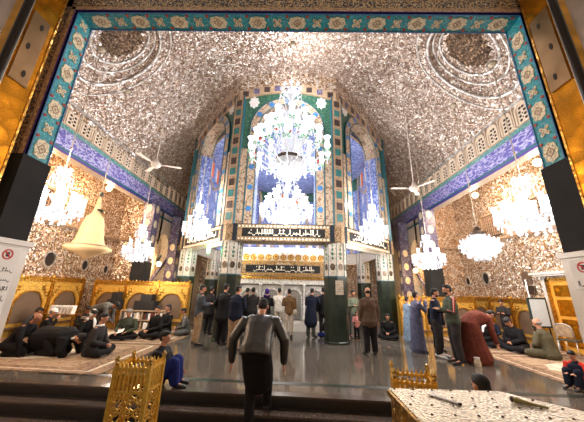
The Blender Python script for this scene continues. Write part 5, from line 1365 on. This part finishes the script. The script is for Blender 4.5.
person('dark-jacketed man standing close to the shrine on the left', (-1.9, 10.9, 0), N_ - .2, 'stand', .97, 2, ('fwd', 'up'), 5, top_mat='c_black')
person('black-coated man half hidden behind the left front pier', (-3.25, 10.55, 0), N_ - .5, 'stand', .98, 2, ('down', 'down'), 5, top_mat='c_black', coat=.3)
person('man in a white shirt and pale trousers facing the shrine', (-.62, 10.95, 0), N_ - .1, 'stand', .98, 3, ('up', 'fwd'), 5, top_mat='c_white', legs='c_cream')
def vest_bag(t, J):
    mb = MB(); mb.ell((.22, -.06, .88), (.10, .06, .12)); mb.build('shoulder_bag', 'c_cream', t, smooth=True)
person('man in a brown vest over a long cream shirt facing the shrine', (-.20, 10.3, 0), N_ + .2, 'stand', .97, 2, ('fwd', 'down'), 5, top_mat='c_tan', legs='c_cream', extra=vest_bag)
person('man in a long navy coat leaning toward the shrine grille', (.62, 10.45, 0), N_ - .45, 'stand', 1.0, 10, ('fwd', 'up'), 10, top_mat='c_navy', coat=.42, legs='c_green', bulk=1.12)
person('dark figure standing between the shrine and the front right pier', (1.15, 10.9, 0), N_, 'stand', 1.02, 2, ('down', 'down'), 5, top_mat='c_black', coat=.2)
person('person in blue and black seated low beside the front right pier', (1.32, 10.35, 0), N_ + .5, 'sit', .9, 10, ('lap', 'lap'), 15, top_mat='c_black', legs='c_blue')
person('person in a sage green shirt standing behind the front right pier', (2.25, 10.7, 0), S_ + .3, 'stand', .97, 2, ('fwd', 'fwd'), 10, top_mat='c_sage', legs='c_grey')
person('small child in pink held low behind the front right pier', (2.2, 9.95, 0), S_, 'stand', .55, 0, ('fwd', 'fwd'), 5, top_mat='c_pink', legs='c_black')
person('balding man in a brown jacket and dark trousers standing with his back to us', (2.13, 7.95, 0), N_ + .05, 'stand', 1.02, 2, ('down', 'down'), 4, top_mat='c_brown', legs='c_black', hairy=False, hair='hair', bulk=1.2, skin='skin', coat=.12)
person('dark-dressed person sitting by the right pier', (3.55, 10.6, 0), S_ - .5, 'sit', .95, 10, ('lap', 'lap'), 10, top_mat='c_black')
# --- men on the right
person('man in a long blue-grey robe with his hand raised to his face', (3.68, 8.5, 0), E_ + .1, 'stand', .97, 4, ('up', 'up'), 5, robe='c_thobe', turn=10)
person('man in pale blue standing directly behind the man in the blue-grey robe', (4.05, 10.0, 0), E_ + .3, 'stand', .87, 2, ('fwd', 'fwd'), 5, robe='c_lightblue')
person('figure in black standing behind the talking pair on the right', (4.4, 8.75, 0), S_, 'stand', .86, 4, ('down', 'down'), 10, top_mat='c_black', coat=.3)
person('man in a navy jacket facing the man in the striped green sweater', (3.98, 7.9, 0), E_ - .75, 'stand', 1.03, 2, ('fwd', 'fwd'), 10, top_mat='c_navy', legs='c_charcoal', beard=True, shoes='sneaker', turn=20)
def stripes(t, J):
    mb = MB()
    for k in ('L',):
        q = -1; S0, E0, W0 = J['s' + k], J['e' + k], J['w' + k]; o_ = V((q * .062, .0, .012))
        mb.tube([S0 + V((.06, 0, .062)), S0 + o_ + V((0, 0, .03)), E0 + V((q * .060, 0, 0)), (E0 + W0) * .5 + V((q * .052, 0, .012))], [(.026, .010)] * 4, 6, (0, 1, 0))
    mb.build('red_sleeve_stripe', 'c_red', t, smooth=True)
    mb = MB(); mb.tube([S0 + V((.06, .01, .068)), S0 + o_ + V((-.006, .008, .034)), E0 + V((q * .068, .01, 0)), (E0 + W0) * .5 + V((q * .058, .01, .014))], [(.006, .010)] * 4, 6, (0, 1, 0)); mb.build('white_sleeve_line', 'paper', t, smooth=True)
person('bearded man in a green-grey sweater with red sleeve stripes, talking', (4.10, 7.28, 0), W__ - .15, 'stand', 1.08, 2, ('fwd', 'fwd'), 6, top_mat='c_green', legs='c_charcoal', beard=True, extra=stripes, bulk=1.12)
person('man in a maroon robe bowing deeply with hands toward his knees', (4.72, 7.45, 0), E_ + .12, 'bow', 1.04, 74, ('down', 'down'), 15, robe='c_maroon', bulk=1.32, shoes='sock')
person('seated man in black with a white scarf on his head beyond the bowing man', (6.45, 9.6, 0), W__ + .5, 'sit', 1.05, 14, ('lap', 'lap'), 15, top_mat='c_black', scarf='paper', hairy=False, hair=None, shoes='sock')
person('seated man in a dark cloak with a white turban on the right carpet', (7.2, 10.4, 0), W__ + .7, 'sit', 1.05, 10, ('lap', 'lap'), 15, top_mat='c_navy', hat='paper', shoes='sock', hairy=False, hair=None, beard=False)
person('man in black with a black cap leaning forward, seated on the right carpet', (7.0, 8.9, 0), W__ + .1, 'sit', 1.12, 20, ('lap', 'lap'), 20, top_mat='c_black', hat='box_black', bulk=1.2, shoes='sock')
person('dark-coated man standing back by the pipe of the right wall', (7.95, 10.6, 0), W__ + .6, 'stand', .86, 12, ('fwd', 'fwd'), 15, top_mat='c_charcoal')
person('bald man in an olive jacket sitting with his back to us on the right', (7.05, 8.0, 0), N_ + .4, 'sit', 1.12, 12, ('lap', 'lap'), 8, top_mat='c_olive', legs='c_olive', hairy=False, hair='hair_grey', shoes='sock', bulk=1.2)
person('child in a red-sleeved shirt and navy vest squatting at the right edge', (5.52, 5.72, 0), W__ + .3, 'stepsit', .72, 14, ('fwd', 'fwd'), 15, top_mat='c_navy', legs='c_navy', bulk=1.3, sleeves='c_red')
person('man in dark clothes seated on the carpet at the far right edge', (7.75, 6.6, 0), W__ + .2, 'sit', 1.05, 10, ('lap', 'lap'), 10, top_mat='c_black', shoes='sock')
person('black-haired child on the lower floor behind the ornate chest', (1.74, 2.78, LOW), N_ + .2, 'stand', .83, 0, ('down', 'down'), 5, top_mat='c_charcoal')
# --- main figure
def long_shirt(t, J):
    mb = MB(); m = (J['knL'] + J['knR']) * .5
    mb.tube([J['waist'], J['pel'], J['pel'] * .5 + m * .5 + V((0, -.04, 0)), m + V((0, -.06, -.02))], [(.15, .10), (.185, .115), (.205, .15), (.20, .17)], 14, (1, 0, 0))
    o = mb.build('long_shirt', 'c_black', t, smooth=True); remesh(o, .014)
person('man in a black leather jacket climbing the steps, seen from behind with head bowed', (-.55, 4.17, -.17), N_ - .03, 'climb', 1.10, 46, (((-.15, -.10, -.25), (-.15, -.10, -.53)), ((.15, -.10, -.25), (.15, -.08, -.53))), 6, shw=.025, top_mat='leather', legs='c_black', bulk=1.02, extra=long_shirt, fine=True, skin='skin', collar='c_tan')
